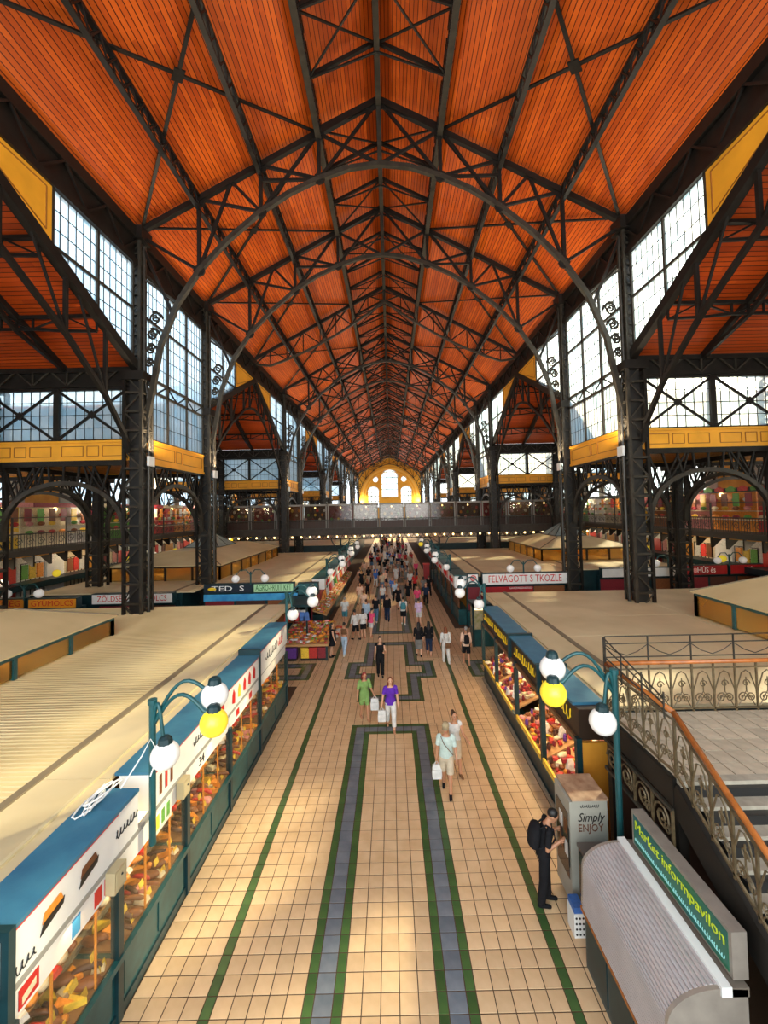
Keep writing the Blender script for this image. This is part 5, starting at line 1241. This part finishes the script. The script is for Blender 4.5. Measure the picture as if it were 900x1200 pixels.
        m.build('window_bars', IRON, gs); MB().box(min(s*23.9, s*25.3), max(s*23.9, s*25.3), a, b, 2.7, 3.1).build('awning', TEALD, gs); MB().ball((s*23.6, a+1.2, 3.5), .26, 10, 7).build('globe', GLOBEY if i % 2 else GLOBEW, gs, True)
        for j in range(3): MB().box(min(s*25.22, s*25.3), max(s*25.22, s*25.3), a+.25+.62*j, a+.75+.62*j, 3.2, 4.2).build('window_goods', GOODS[SHOPC[(i+j*3) % 9]], gs)
for s in (-1, 1):
    for y in (14, 24, 33, 42, 51, 60):
        lamp('POINT', 'gallery_shop_fill', (s*23.6, y, 7.9), 130, (1, .84, .62), shadow_soft_size=.2); lamp('POINT', 'ground_shop_fill', (s*23.4, y, 4.3), 110, (1, .78, .5), shadow_soft_size=.2)  # added fill lamps that brighten the galleries and the shops below
fbk = thing('footbridge', 'dark iron footbridge crossing the nave with bulbs underneath', 'bridge', (0, 48.5, 5.2))
MB().box(-21.9, 21.9, 46, 51, 5.0, 5.3).build('deck', DECK, fbk); MB().box(-21.9, 21.9, 45.9, 46.05, 4.75, 5.5).build('deck_fascia', DECK, fbk)
for i in range(44): x = -21.4+i; MB().box(x-.38, x+.38, 46.1, 46.5, 4.78, 4.98).build('amber_coffer', AMBER, fbk); MB().ball((x+.5, 45.95, 4.6), .11, 7, 5).build('bulb', BULB, fbk)
m = MB()
for i in range(88): x = -21.8+.5*i; m.beam((x, 46.2, 4.75), (x+.25, 46.2, 4.3), .05); m.beam((x+.25, 46.2, 4.3), (x+.5, 46.2, 4.75), .05)
m.box(-21.8, 21.8, 46.15, 46.25, 4.26, 4.34); m.build('lattice_girder', IRON, fbk)
for x in (-17, -5.6, 5.6, 17):
    MB().tube([(x, 46.6, 0), (x, 46.6, 4.3)], .11, 8).build('support_post', TEALD, fbk)
    for q in (-1, 1): MB().tube([(x, 46.6, 2.9), (x+q*.7, 46.6, 3.5), (x+q*1.1, 46.6, 4.3)], .06, 6).build('support_bracket', TEALD, fbk, True)
k = 0; x = -21.5
while x < 21:
    w_ = 2.9
    t = thing('bridge_railing', 'grey iron railing panel along the footbridge edge', 'railing', (x, 46.0, 5.5), 'footbridge railing panels')
    MB().box(x, x+w_, 45.97, 46.03, 6.45, 6.52).build('top_rail', MESHR, t); MB().box(x, x+w_, 45.97, 46.03, 5.5, 5.56).build('bottom_rail', MESHR, t); MB().box(x-.05, x+.05, 45.95, 46.05, 5.3, 6.55).build('post', MESHR, t)
    m = MB()
    for j in range(22): m.box(x+.13*j-.015, x+.13*j+.015, 45.98, 46.02, 5.5, 6.5)
    m.build('baluster_mesh', MESHR, t)
    if k not in (0, 14):
        c = SHOPC[k % 9]
        t = thing('glazed_booth', 'glazed stall booth with %s goods on the footbridge' % WHAT[c], 'booth', (x+w_/2, 47, 5.3), 'footbridge booths with %s goods' % WHAT[c])
        for a_ in (x+.12, x+w_-.12):
            MB().box(a_-.06, a_+.06, 46.2, 46.32, 5.3, 8.15).build('corner_post', mat('pale_booth_frame', (.30, .28, .25), .5), t)
        MB().box(x+.06, x+w_-.06, 46.2, 47.6, 8.05, 8.25).build('booth_roof', MATS['pale_booth_frame'], t); MB().box(x+.15, x+w_-.15, 46.24, 46.27, 6.3, 8.05).build('booth_glass', SCREEN, t); MB().box(x+.1, x+w_-.1, 47.4, 47.6, 5.3, 8.05).build('back_wall', GOODS[['brown', 'dark', 'maroon'][k % 3]], t); MB().box(x+.1, x+w_-.1, 46.4, 47.0, 5.3, 6.4).build('booth_counter', GOODS['dark'], t)
        for j in range(9): MB().ball((x+.4+.26*j, 46.8, 6.55+.5*(j % 3)), (.15, .1, .17), 7, 5).build('booth_goods', GOODS[SHOPC[(k+j) % 9]], t)
        MB().ball((x+w_/2, 46.7, 7.85), .1, 7, 5).build('booth_bulb', BULB, t)
    x += w_; k += 1
# ================================================================== people
REM = []
def remesh(o, voxel, it=4):
    m = o.modifiers.new('r', 'REMESH'); m.mode = 'VOXEL'; m.voxel_size = voxel
    s = o.modifiers.new('s', 'SMOOTH'); s.factor = .5; s.iterations = it; REM.append(o)
def finish_remesh():
    bpy.context.view_layer.update(); dg = bpy.context.evaluated_depsgraph_get(); out = []
    for o in REM: out.append(bpy.data.meshes.new_from_object(o.evaluated_get(dg)))
    for o, me in zip(REM, out):
        old = o.data; o.modifiers.clear(); o.data = me; bpy.data.meshes.remove(old)
        me.polygons.foreach_set('use_smooth', [True]*len(me.polygons)); me.name = o.name.split('.')[0]
    REM.clear()
SKIN = [mat('skin_fair', (.62, .34, .21), .5), mat('skin_tan', (.46, .22, .12), .5), mat('skin_brown', (.30, .13, .07), .5)]
CL = {k: mat('cloth_'+k, c, .85, var=.18, vscale=9, spec=.12) for k, c in dict(black=(.012, .012, .014), white=(.62, .61, .58), mint=(.48, .58, .53), beige=(.52, .43, .31), purple=(.11, .03, .36), green=(.20, .33, .10), grey=(.17, .17, .16), denim=(.10, .19, .28), navy=(.018, .03, .06),
      lilac=(.62, .46, .68), teal=(.06, .22, .26), pink=(.72, .08, .18), peach=(.78, .52, .38), red=(.5, .03, .03), blue=(.06, .15, .45), brown=(.16, .08, .04), lightblue=(.40, .52, .65), khaki=(.38, .30, .18)).items()}
HAIR = {k: mat('hair_'+k, c, .5, var=.3, vscale=20) for k, c in dict(black=(.008, .006, .005), brown=(.06, .028, .012), blond=(.45, .24, .08), red=(.28, .03, .025), auburn=(.22, .06, .02), grey=(.3, .28, .26)).items()}
def ring_loft(m, rings, T, n=14):
    b = len(m.v)
    for (x, y, z, rx, ry) in rings:
        for k in range(n):
            a = 2*PI*k/n; m.v.append(tuple(T(Vector((x+rx*math.cos(a), y+ry*math.sin(a), z)))))
    for i in range(len(rings)-1):
        for k in range(n): p = b+i*n+k; q = b+i*n+(k+1) % n; m.f.append((p, q, q+n, p+n))
    m.f.append(tuple(b+k for k in reversed(range(n)))); e = b+(len(rings)-1)*n; m.f.append(tuple(e+k for k in range(n)))
def capsule(m, p, r0, q, r1, n=10):
    p, q = Vector(p), Vector(q); d = (q-p).normalized()
    m.tube([p-d*r0*.95, p-d*r0*.6, p, q, q+d*r1*.6, q+d*r1*.95], [r0*.3, r0*.8, r0, r1, r1*.8, r1*.3], n)
class Body: pass
def person(label, x, y, rotz, h=1.72, fem=False, skin=0, hair='brown', hairstyle='short', top=('black', .45), bottom=('denim', 'trousers', .95), shoes='black', lean=0, head=0, legs=((12, 4), (-12, 14)), arms=((8, 6, 12), (-8, 6, 12)), detail=1, hem=.90, group=None, hat=None, bare=False, parent_only=False):
    """legs: (hip swing, knee) left/right; arms: (swing, spread, elbow[, inward]) left/right; faces -y before rotz"""
    k = h/1.72; R = math.radians; B = Body()
    t = thing('person', label, 'person', (0, 0, 0), group, world=False)
    L = R(lean)
    def T0(p):
        z = p.z-.95; return Vector((p.x, p.y*math.cos(L)-z*math.sin(L), .95+z*math.cos(L)+p.y*math.sin(L)))
    HA = R(head)
    def TH(p):
        q = Vector((p.x, p.y*math.cos(HA)-(p.z-1.5)*math.sin(HA), 1.5+(p.z-1.5)*math.cos(HA)+p.y*math.sin(HA))); return T0(q)
    J = {}
    for sd, (sw, kn) in zip((1, -1), legs):
        hp = Vector((sd*.092, 0, .93)); a = R(sw); kn_ = hp+Vector((0, -math.sin(a), -math.cos(a)))*.44
        a2 = R(sw-kn); an = kn_+Vector((0, -math.sin(a2), -math.cos(a2)))*.42; J[sd] = (hp, kn_, an)
    dz = .075-min(J[1][2].z, J[-1][2].z)
    A = {}
    for sd, ar in zip((1, -1), arms):
        sw, sp, el = ar[:3]; inw = ar[3] if len(ar) > 3 else 0
        sh = T0(Vector((sd*.185, 0, 1.405))); a = R(sw); d = Vector((sd*math.sin(R(sp)), -math.sin(a), -math.cos(a))).normalized(); eb = sh+d*.29
        a2 = R(sw+el); d2 = Vector((sd*math.sin(R(sp))*.6-sd*math.sin(R(inw)), -math.sin(a2), -math.cos(a2))).normalized(); wr = eb+d2*.245; A[sd] = (sh, eb, wr, d2)
    hw = .172 if not fem else .182; ww = .148 if not fem else .128
    tor = [(0, 0, .86, .13, .09), (0, .01, .93, hw, .115), (0, .005, 1.0, hw*.97, .11), (0, 0, 1.12, ww, .095), (0, -.012 if fem else 0, 1.26, .158, .12 if fem else .112), (0, -.005, 1.36, .17, .105), (0, 0, 1.43, .12, .075), (0, .003, 1.47, .06, .055)]
    m = MB(); ring_loft(m, tor, T0); capsule(m, T0(Vector((0, .005, 1.44))), .058, TH(Vector((0, -.005, 1.56))), .052)
    hc = Vector((0, -.012, 1.635))
    def hb(c, r, nu=14, nv=10):
        mm = MB(); mm.ball((0, 0, 0), r, nu, nv); n0 = len(m.v); m.v += [tuple(TH(Vector(v)+Vector(c))) for v in mm.v]; m.f += [tuple(i+n0 for i in f) for f in mm.f]
    hb((0, -.008, 1.64), (.074, .095, .108)); hb((0, -.04, 1.578), (.054, .06, .058)); hb((0, -.104, 1.622), (.015, .02, .024), 8, 6)
    for sd in (1, -1): hb((sd*.075, .005, 1.625), (.012, .022, .032), 8, 6)
    for sd in (1, -1):
        hp, kn_, an = J[sd]; capsule(m, hp, .085, kn_, .056); capsule(m, kn_, .06, an, .04)
        capsule(m, an+Vector((0, .02, -.03)), .036, an+Vector((0, -.15, -.045)), .03)
        sh, eb, wr, d2 = A[sd]; capsule(m, sh, .052, eb, .04); capsule(m, eb, .04, wr, .028)
        ax = Vector((0, 1, 0)) if abs(d2.y) < .7 else Vector((1, 0, 0)); fd = (ax-d2*ax.dot(d2)).normalized(); nn = d2.cross(fd)*sd
        pc = wr+d2*.05
        capsule(m, wr, .026, pc+d2*.02, .03, 8)
        for i, ln in enumerate((.060, .072, .068, .054)):
            b0 = pc+d2*.035+fd*((i-1.5)*.0195); k1 = b0+d2*ln*.5; k2 = k1+(d2*.75-nn*.6).normalized()*ln*.5
            m.tube([b0-d2*.02, b0, k1, k2], [.0095, .0095, .009, .007], 6)
        tb = wr+d2*.03-fd*.028; m.tube([tb, tb-fd*.03+d2*.03, tb-fd*.034+d2*.065], [.011, .0105, .008], 6)
    vox = {2: .008, 1: .013, 0: .02}[detail]
    bd = m.build('body', SKIN[skin], t); remesh(bd, vox, 3 if detail else 2)
    # ---- top
    cv = .011 if detail else .018
    if top:
        m = MB(); c, slv = top[0], top[1]; infl = .014 if detail else .016
        rg = [(x_, y_, z_, rx+infl, ry+infl) for (x_, y_, z_, rx, ry) in tor if z_ >= hem and z_ < 1.46]
        z0 = rg[0]; rg = [(z0[0], z0[1], hem-.02, z0[3]+.004, z0[4]+.004)]+rg
        ring_loft(m, rg, T0)
        for sd in (1, -1):
            sh, eb, wr, d2 = A[sd]
            if slv > 0:
                pts = [sh+(sh-eb)*.2+Vector((-sd*.05, 0, .01)), sh+(sh-eb)*.08, sh, sh.lerp(eb, min(slv, 1))]; rr = [.03, .056, .062, .062 if slv < 1 else .053]
                m.tube(pts, rr, 10)
                if slv > 1: m.tube([sh.lerp(eb, .9), eb, eb.lerp(wr, slv-1)], [.055, .052, .042], 10)
        o = m.build('top_garment', CL[c], t); remesh(o, cv, 3)
    if bottom:
        m = MB(); c, kind, ln = bottom; infl = .012
        if kind in ('trousers', 'shorts'):
            ring_loft(m, [(0, .005, .80, .12, .09), (0, .008, .86, hw*.93+infl, .105+infl), (0, .01, .93, hw+infl, .115+infl), (0, .005, 1.02, hw*.95+infl, .108+infl)], lambda p: T0(p) if p.z > .95 else p)
            for sd in (1, -1):
                hp, kn_, an = J[sd]
                f1 = min(ln*2, 1); m.tube([hp+(hp-kn_)*.05, hp, hp.lerp(kn_, f1)], [.075, .105, .086 if ln > .48 else .094], 12)
                if ln > .5: m.tube([hp.lerp(kn_, .92), kn_, kn_.lerp(an, (ln-.5)*2)], [.084, .082, .074], 12)
        else:                                     # skirt / dress, ln = hem height
            mk = (J[1][1]+J[-1][1])/2; ring_loft(m, [(0, mk.y*.6, ln, .20, .19), (0, mk.y*.35, (ln+.9)/2, .2, .165), (0, 0, .93, hw+infl+.006, .128), (0, 0, 1.06, ww+infl+.004, .11)], lambda p: p, 18)
        o = m.build('trousers' if kind == 'trousers' else kind, CL[c], t); remesh(o, cv, 3)
    if shoes:
        for sd in (1, -1):
            an = J[sd][2]; m = MB(); capsule(m, an+Vector((0, .025, -.035)), .043, an+Vector((0, -.15, -.045)), .036); capsule(m, an+Vector((0, .01, -.02)), .045, an+Vector((0, .01, .02)), .045, 10)
            o = m.build('shoe', CL.get(shoes) or SKIN[1], t); remesh(o, .013 if detail else .02, 2)
    # ---- hair
    m = MB()
    def hb2(c, r, nu=12, nv=8):
        mm = MB(); mm.ball((0, 0, 0), r, nu, nv); n0 = len(m.v); m.v += [tuple(TH(Vector(v)+Vector(c))) for v in mm.v]; m.f += [tuple(i+n0 for i in f) for f in mm.f]
    hb2((0, .018, 1.668), (.084, .098, .096))
    if hairstyle == 'bun': hb2((0, .075, 1.745), (.045, .045, .042))
    if hairstyle == 'pony': capsule(m, TH(Vector((0, .11, 1.68))), .03, TH(Vector((0, .14, 1.5))), .02)
    if hairstyle in ('long', 'bob'):
        zl = 1.22 if hairstyle == 'long' else 1.46
        ring_loft(m, [(0, .075, zl, .075, .03), (0, .07, (zl+1.6)/2, .105, .05), (0, .045, 1.56, .098, .065), (0, .03, 1.66, .084, .08)], T0)
    o = m.build('hair', HAIR[hair], t); remesh(o, .012, 3)
    if hat:
        m = MB(); mm = MB().lathe((0, 0, 0), [(.093, 0), (.096, .05), (.07, .09), (.02, .105)], 14); m.v += [tuple(TH(Vector(v)+Vector((0, .0, 1.685)))) for v in mm.v]; m.f += mm.f
        n0 = len(m.v); mm = MB().prism([(.088*math.cos(a), -.09-.085*math.sin(a)) for a in [PI*i/8 for i in range(9)]], 'z', 1.684, 1.695); m.v += [tuple(TH(Vector(v))) for v in mm.v]; m.f += [tuple(i+n0 for i in f) for f in mm.f]
        m.build('cap', CL[hat], t)
    if detail == 2:
        for sd in (1, -1): c = TH(Vector((sd*.03, -.092, 1.645))); MB().ball(tuple(c), .0095, 8, 6).build('eye', BLACK, t); c = TH(Vector((sd*.031, -.094, 1.668))); MB().ball(tuple(c), (.018, .006, .005), 8, 5).build('eyebrow', HAIR[hair], t)
        c = TH(Vector((0, -.1, 1.572))); MB().ball(tuple(c), (.022, .007, .007), 8, 5).build('mouth', mat('lips', (.42, .10, .09), .5), t)
    M = Matrix.Translation((x, y, dz*k)) @ Matrix.Rotation(rotz, 4, 'Z') @ Matrix.Scale(k, 4)
    t.location = (x, y, 0); t.rotation_euler = (0, 0, rotz); t.scale = (k, k, k)
    for ch in t.children: ch.location.z = dz
    B.o = t; B.hand = {sd: M @ (A[sd][2]+A[sd][3]*.1) for sd in (1, -1)}; B.back = M @ T0(Vector((0, .14, 1.25))); B.M = M; B.T0 = T0
    return B
def bag(label, p, m, w_=.26, hh=.34, name='shopping_bag'):
    t = thing(name, label, 'bag', (p.x, p.y, p.z-hh-.12)); z1 = p.z-.10; z0 = z1-hh
    q = [(-w_/2, -.07), (w_/2, -.07), (w_/2, .07), (-w_/2, .07)]
    MB().hexa([(p.x+a*.92, p.y+b, z0) for a, b in q], [(p.x+a*.85, p.y+b*.5, z1) for a, b in q]).hexa([(p.x+a, p.y+b*1.2, z0+hh*.25) for a, b in q], [(p.x+a*.95, p.y+b, z0+hh*.7) for a, b in q]).build('bag_body', m, t)
    for s in (-1, 1): MB().tube([(p.x-w_*.25, p.y+s*.03, z1), (p.x, p.y+s*.012, p.z+.0), (p.x+w_*.25, p.y+s*.03, z1)], .008, 5).build('bag_handle', m, t)
    return t
def backpack(label, B, m, sz=1.0):
    t = thing('backpack', label, 'backpack', (0, 0, 0), world=False)
    mm = MB(); ring_loft(mm, [(0, .17, 1.0, .10, .05), (0, .20, 1.03, .135*sz, .085*sz), (0, .205, 1.2, .145*sz, .095*sz), (0, .195, 1.36, .125*sz, .08*sz), (0, .17, 1.42, .07, .04)], B.T0, 14)
    o = mm.build('pack_body', m, t); remesh(o, .013, 3)
    for s in (-1, 1): MB().tube([B.T0(Vector((s*.085, .13, 1.38))), B.T0(Vector((s*.10, .04, 1.47))), B.T0(Vector((s*.11, -.09, 1.43))), B.T0(Vector((s*.12, -.135, 1.28))), B.T0(Vector((s*.15, -.06, 1.12))), B.T0(Vector((s*.12, .12, 1.05)))], .016, 6).build('pack_strap', m, t)
    t.matrix_world = B.M
    return t
P = person
p1 = P('man in black with backpack, reading a phone beside the drinks fridge', 2.93, 8.02, PI/2-.15, 1.76, skin=1, hair='black', top=('black', .8), bottom=('black', 'trousers', .97), shoes='black', lean=9, head=32, legs=((6, 4), (-4, 4)), arms=((-4, 4, 126, 14), (-8, 4, 128, 14)), detail=2)
backpack('black backpack worn by the man beside the drinks fridge', p1, CL['black'], 1.25)
ph = (p1.hand[1]+p1.hand[-1])/2; tag(MB().box(ph.x-.01, ph.x+.015, ph.y-.04, ph.y+.04, ph.z-.03, ph.z+.12).build('mobile_phone', BLACK), 'dark phone held by the man in black', 'phone')
p2 = P('man in white T-shirt, beige shorts and grey cap carrying a white bag', 1.5, 11.1, -.15, 1.78, skin=1, hair='grey', top=('mint', .75), bottom=('beige', 'shorts', .46), shoes='black', head=8, legs=((14, 6), (-12, 10)), arms=((10, 10, 15), (-6, 8, 8)), detail=2, hat='khaki', hem=.86)
bag('white paper bag carried by the man in beige shorts', p2.hand[-1], CL['white'])
st_ = thing('shoulder_strap', 'thin dark bag strap across the man in beige shorts', 'strap', (1.5, 11.1, 0)); MB().tube([p2.M @ Vector(v) for v in ((-.13, -.06, 1.45), (-.05, -.145, 1.3), (.1, -.14, 1.12), (.18, -.08, 1.0))], .009, 5).build('strap_band', CL['brown'], st_)
p3 = P('woman in white top with hair bun, walking behind the man in beige shorts', 1.83, 11.85, .3, 1.70, True, 1, 'brown', 'bun', ('white', .2), ('beige', 'skirt', .5), 'brown', arms=((15, 10, 60), (-10, 8, 10)), detail=2)
p4 = P('woman in purple top and white trousers walking with carrier bags', .02, 14.25, .1, 1.74, True, 0, 'auburn', 'long', ('purple', .7), ('white', 'trousers', .88), 'tan', legs=((15, 6), (-14, 12)), arms=((6, 8, 10), (-4, 14, 10)), detail=2, hem=.88)
p5 = P('woman in green shirt and shorts with red hair, next to the purple top', -.92, 14.95, .35, 1.66, True, 1, 'red', 'bob', ('green', .9), ('green', 'shorts', .42), 'tan', head=16, legs=((10, 4), (-10, 12)), arms=((18, 10, 50), (6, 14, 8)), detail=2, hem=.72)
bag('white carrier bag with red print between purple and green women', p5.hand[1], CL['white'], .3, .38); bag('pink-white carrier bag hanging beside the white trousers', p4.hand[-1], CL['white'], .28, .36)
p6 = P('woman in black top and wide black trousers standing in the aisle', -.45, 18.7, .1, 1.72, True, 0, 'black', 'bun', ('black', .1), ('black', 'trousers', .97), 'black', legs=((6, 2), (-6, 4)), arms=((25, 10, 75, 25), (10, 8, 30)), detail=2)
P('woman with long black hair, black top and grey skirt, seen from behind', 1.45, 21.15, PI+.1, 1.7, True, 0, 'black', 'long', ('black', 1.5), ('grey', 'skirt', .42), 'black', legs=((10, 3), (-8, 8)))
P('woman with long black hair, dark top and navy culottes, seen from behind', 1.98, 21.25, PI-.1, 1.7, True, 0, 'black', 'long', ('black', 1.7), ('navy', 'trousers', .8), 'tan', legs=((9, 3), (-9, 10)))
pw = P('woman in all white with brown shoulder bag walking away', 2.70, 20.15, PI+.1, 1.72, True, 0, 'auburn', 'bob', ('white', 1.5), ('white', 'trousers', .95), 'white', legs=((12, 4), (-12, 14)))
tb = thing('handbag', 'brown shoulder bag on the woman in all white', 'bag', (2.78, 19.95, .75)); MB().box(2.66, 2.92, 19.9, 19.99, .78, 1.0).build('bag_body', CL['brown'], tb); MB().tube([(2.68, 19.96, 1.0), (2.6, 20.0, 1.3), (2.62, 20.1, 1.46)], .01, 5).build('bag_strap', CL['brown'], tb)
pb = P('bald man in peach shirt and dark shorts with a black backpack', 3.64, 19.9, PI, 1.78, False, 1, 'grey', 'short', ('peach', 1.3), ('black', 'shorts', .44), 'tan', legs=((12, 4), (-12, 12)))
backpack('small black backpack worn over the peach shirt', pb, CL['black'], .9)
P('woman in lilac shirt and pale shorts walking away', 1.82, 26.6, PI, 1.74, False, 0, 'brown', 'short', ('lilac', .9), ('white', 'shorts', .42), 'tan')
pt = P('man in white shirt with teal backpack and black shorts', .84, 26.9, PI, 1.78, False, 0, 'black', 'short', ('white', .8), ('black', 'shorts', .45), 'white'); backpack('teal backpack over a white shirt', pt, CL['teal'], 1.2)
P('person in black jacket and dark jeans walking away', -.22, 27.8, PI, 1.76, False, 0, 'black', 'short', ('black', 1.9), ('navy', 'trousers', .97), 'black')
P('man in black T-shirt and pale jeans near the women in shorts', -.96, 27.6, PI-.2, 1.78, False, 0, 'brown', 'short', ('black', .8), ('denim', 'trousers', .97), 'white')
P('woman in pink top and white shorts leaning in to talk', -1.14, 24.4, PI*.75, 1.68, True, 0, 'black', 'pony', ('pink', .6), ('white', 'shorts', .36), 'tan', lean=10, legs=((4, 2), (-6, 4)))
P('woman in white top and black shorts beside the pink top', -1.59, 24.25, PI*1.1, 1.68, True, 0, 'black', 'bob', ('white', .9), ('black', 'shorts', .42), 'tan', lean=8, legs=((4, 2), (-4, 4)))
P('woman with white shawl and black shorts at the edge of the trio', -2.01, 24.0, PI*1.25, 1.70, True, 1, 'black', 'bun', ('white', 1.6), ('black', 'shorts', .5), 'black', lean=8)
P('woman in sleeveless black dress standing at the fruit stand', -3.0, 21.3, PI*.6, 1.7, True, 0, 'black', 'long', ('black', .05), ('black', 'skirt', .6), 'black', legs=((3, 2), (-5, 4)), arms=((40, 8, 40), (8, 6, 10)))
P('woman in white trousers with bare brown back near the fruit stand', -2.38, 21.5, PI*.9, 1.68, True, 1, 'black', 'bun', ('brown', 0), ('lightblue', 'trousers', .95), 'white', hem=1.15)
P('man in pale blue shirt walking away behind the trio', -1.55, 26.6, PI, 1.75, False, 0, 'brown', 'short', ('lightblue', 1.5), ('black', 'trousers', .96), 'black')
P('man in white T-shirt and teal shorts at the fruit stand end', -3.0, 27.2, PI, 1.78, False, 0, 'grey', 'short', ('white', .8), ('teal', 'shorts', .46), 'tan')
# the crowd further down the aisle: a few built figures, copied with other clothes
finish_remesh()
protos = []
for i, (fem, hs, tp, bt) in enumerate(((False, 'short', ('black', .8), ('denim', 'trousers', .97)), (True, 'long', ('black', .9), ('black', 'trousers', .9)), (False, 'short', ('white', .8), ('beige', 'shorts', .45)), (True, 'bob', ('red', .5), ('white', 'skirt', .5)))):
    protos.append(P('placeholder figure for the crowd', 0, 0, 0, 1.72, fem, i % 2, 'black', hs, tp, bt, 'black', detail=0).o)
finish_remesh()
KTXT = {0: ('T-shirt and trousers, short hair', 'tee and trousers'), 1: ('top and narrow trousers, long hair', 'top and narrow trousers'), 2: ('T-shirt and shorts, short hair', 'tee and shorts'), 3: ('top and knee skirt, bobbed hair', 'top and skirt')}
pos = [(-1.9, 29.5), (.6, 31), (2.0, 30.6), (2.75, 32), (1.4, 33), (-.6, 32.3), (-2.4, 32.4), (3.3, 35.5)]
for q in range(40):
    c = (RND.uniform(-3, 3), RND.uniform(60, 100))
    if all((c[0]-e[0])**2+(c[1]-e[1])**2 > .5 for e in pos): pos.append(c)
NF = len(pos)
while len(pos) < NF+52:
    yy = 33+26*(RND.random()**.8)*1.0; c = (RND.uniform(-3.2, 3.0), yy)
    if all((c[0]-q[0])**2+((c[1]-q[1])*.8)**2 > .42 for q in pos): pos.append(c)
TOPS = ['black', 'white', 'red', 'black', 'lightblue', 'grey', 'navy', 'peach', 'black', 'pink', 'blue', 'beige']; BOTS = ['denim', 'black', 'beige', 'white', 'navy', 'grey', 'black']
used = set()
for i, (cx, cy) in enumerate(pos):
    k = RND.randrange(4) if i > 3 else [0, 2, 1, 1][i]; tp, bt = RND.choice(TOPS), RND.choice(BOTS); pr = protos[k]
    face = PI+RND.uniform(-.4, .4) if RND.random() < .65 else RND.uniform(-.4, .4)
    if k not in used: o = pr; used.add(k)
    else: o = copy_tree(pr)
    o.location = (cx, cy, 0); o.rotation_euler = (0, 0, face); s_ = RND.uniform(.93, 1.05); o.scale = (s_,)*3
    o['label'] = 'shopper in the far crowd in %s %s, %s %s' % (tp, KTXT[k][0].split(' and ')[0], bt, KTXT[k][0].split(' and ')[1]); o['group'] = 'far shoppers in %s and %s, %s' % (tp, bt, KTXT[k][1])
    hc = RND.choice(list(HAIR))
    for ch in o.children:
        n = ch.name.split('.')[0]; mm = CL[tp] if n == 'top_garment' else CL[bt] if n in ('trousers', 'shorts', 'skirt') else HAIR[hc] if n == 'hair' else RND.choice(SKIN[:2]) if n == 'body' else None
        if mm: ch.material_slots[0].link = 'OBJECT'; ch.material_slots[0].material = mm
for k, pr in enumerate(protos):
    if k not in used: pr.location = (RND.uniform(-2, 2), 52+k, 0)
finish_text()
for o in ORIG:
    if '_o' in o: del o['_o']
for o in S.objects:
    if '_o' in o: del o['_o']
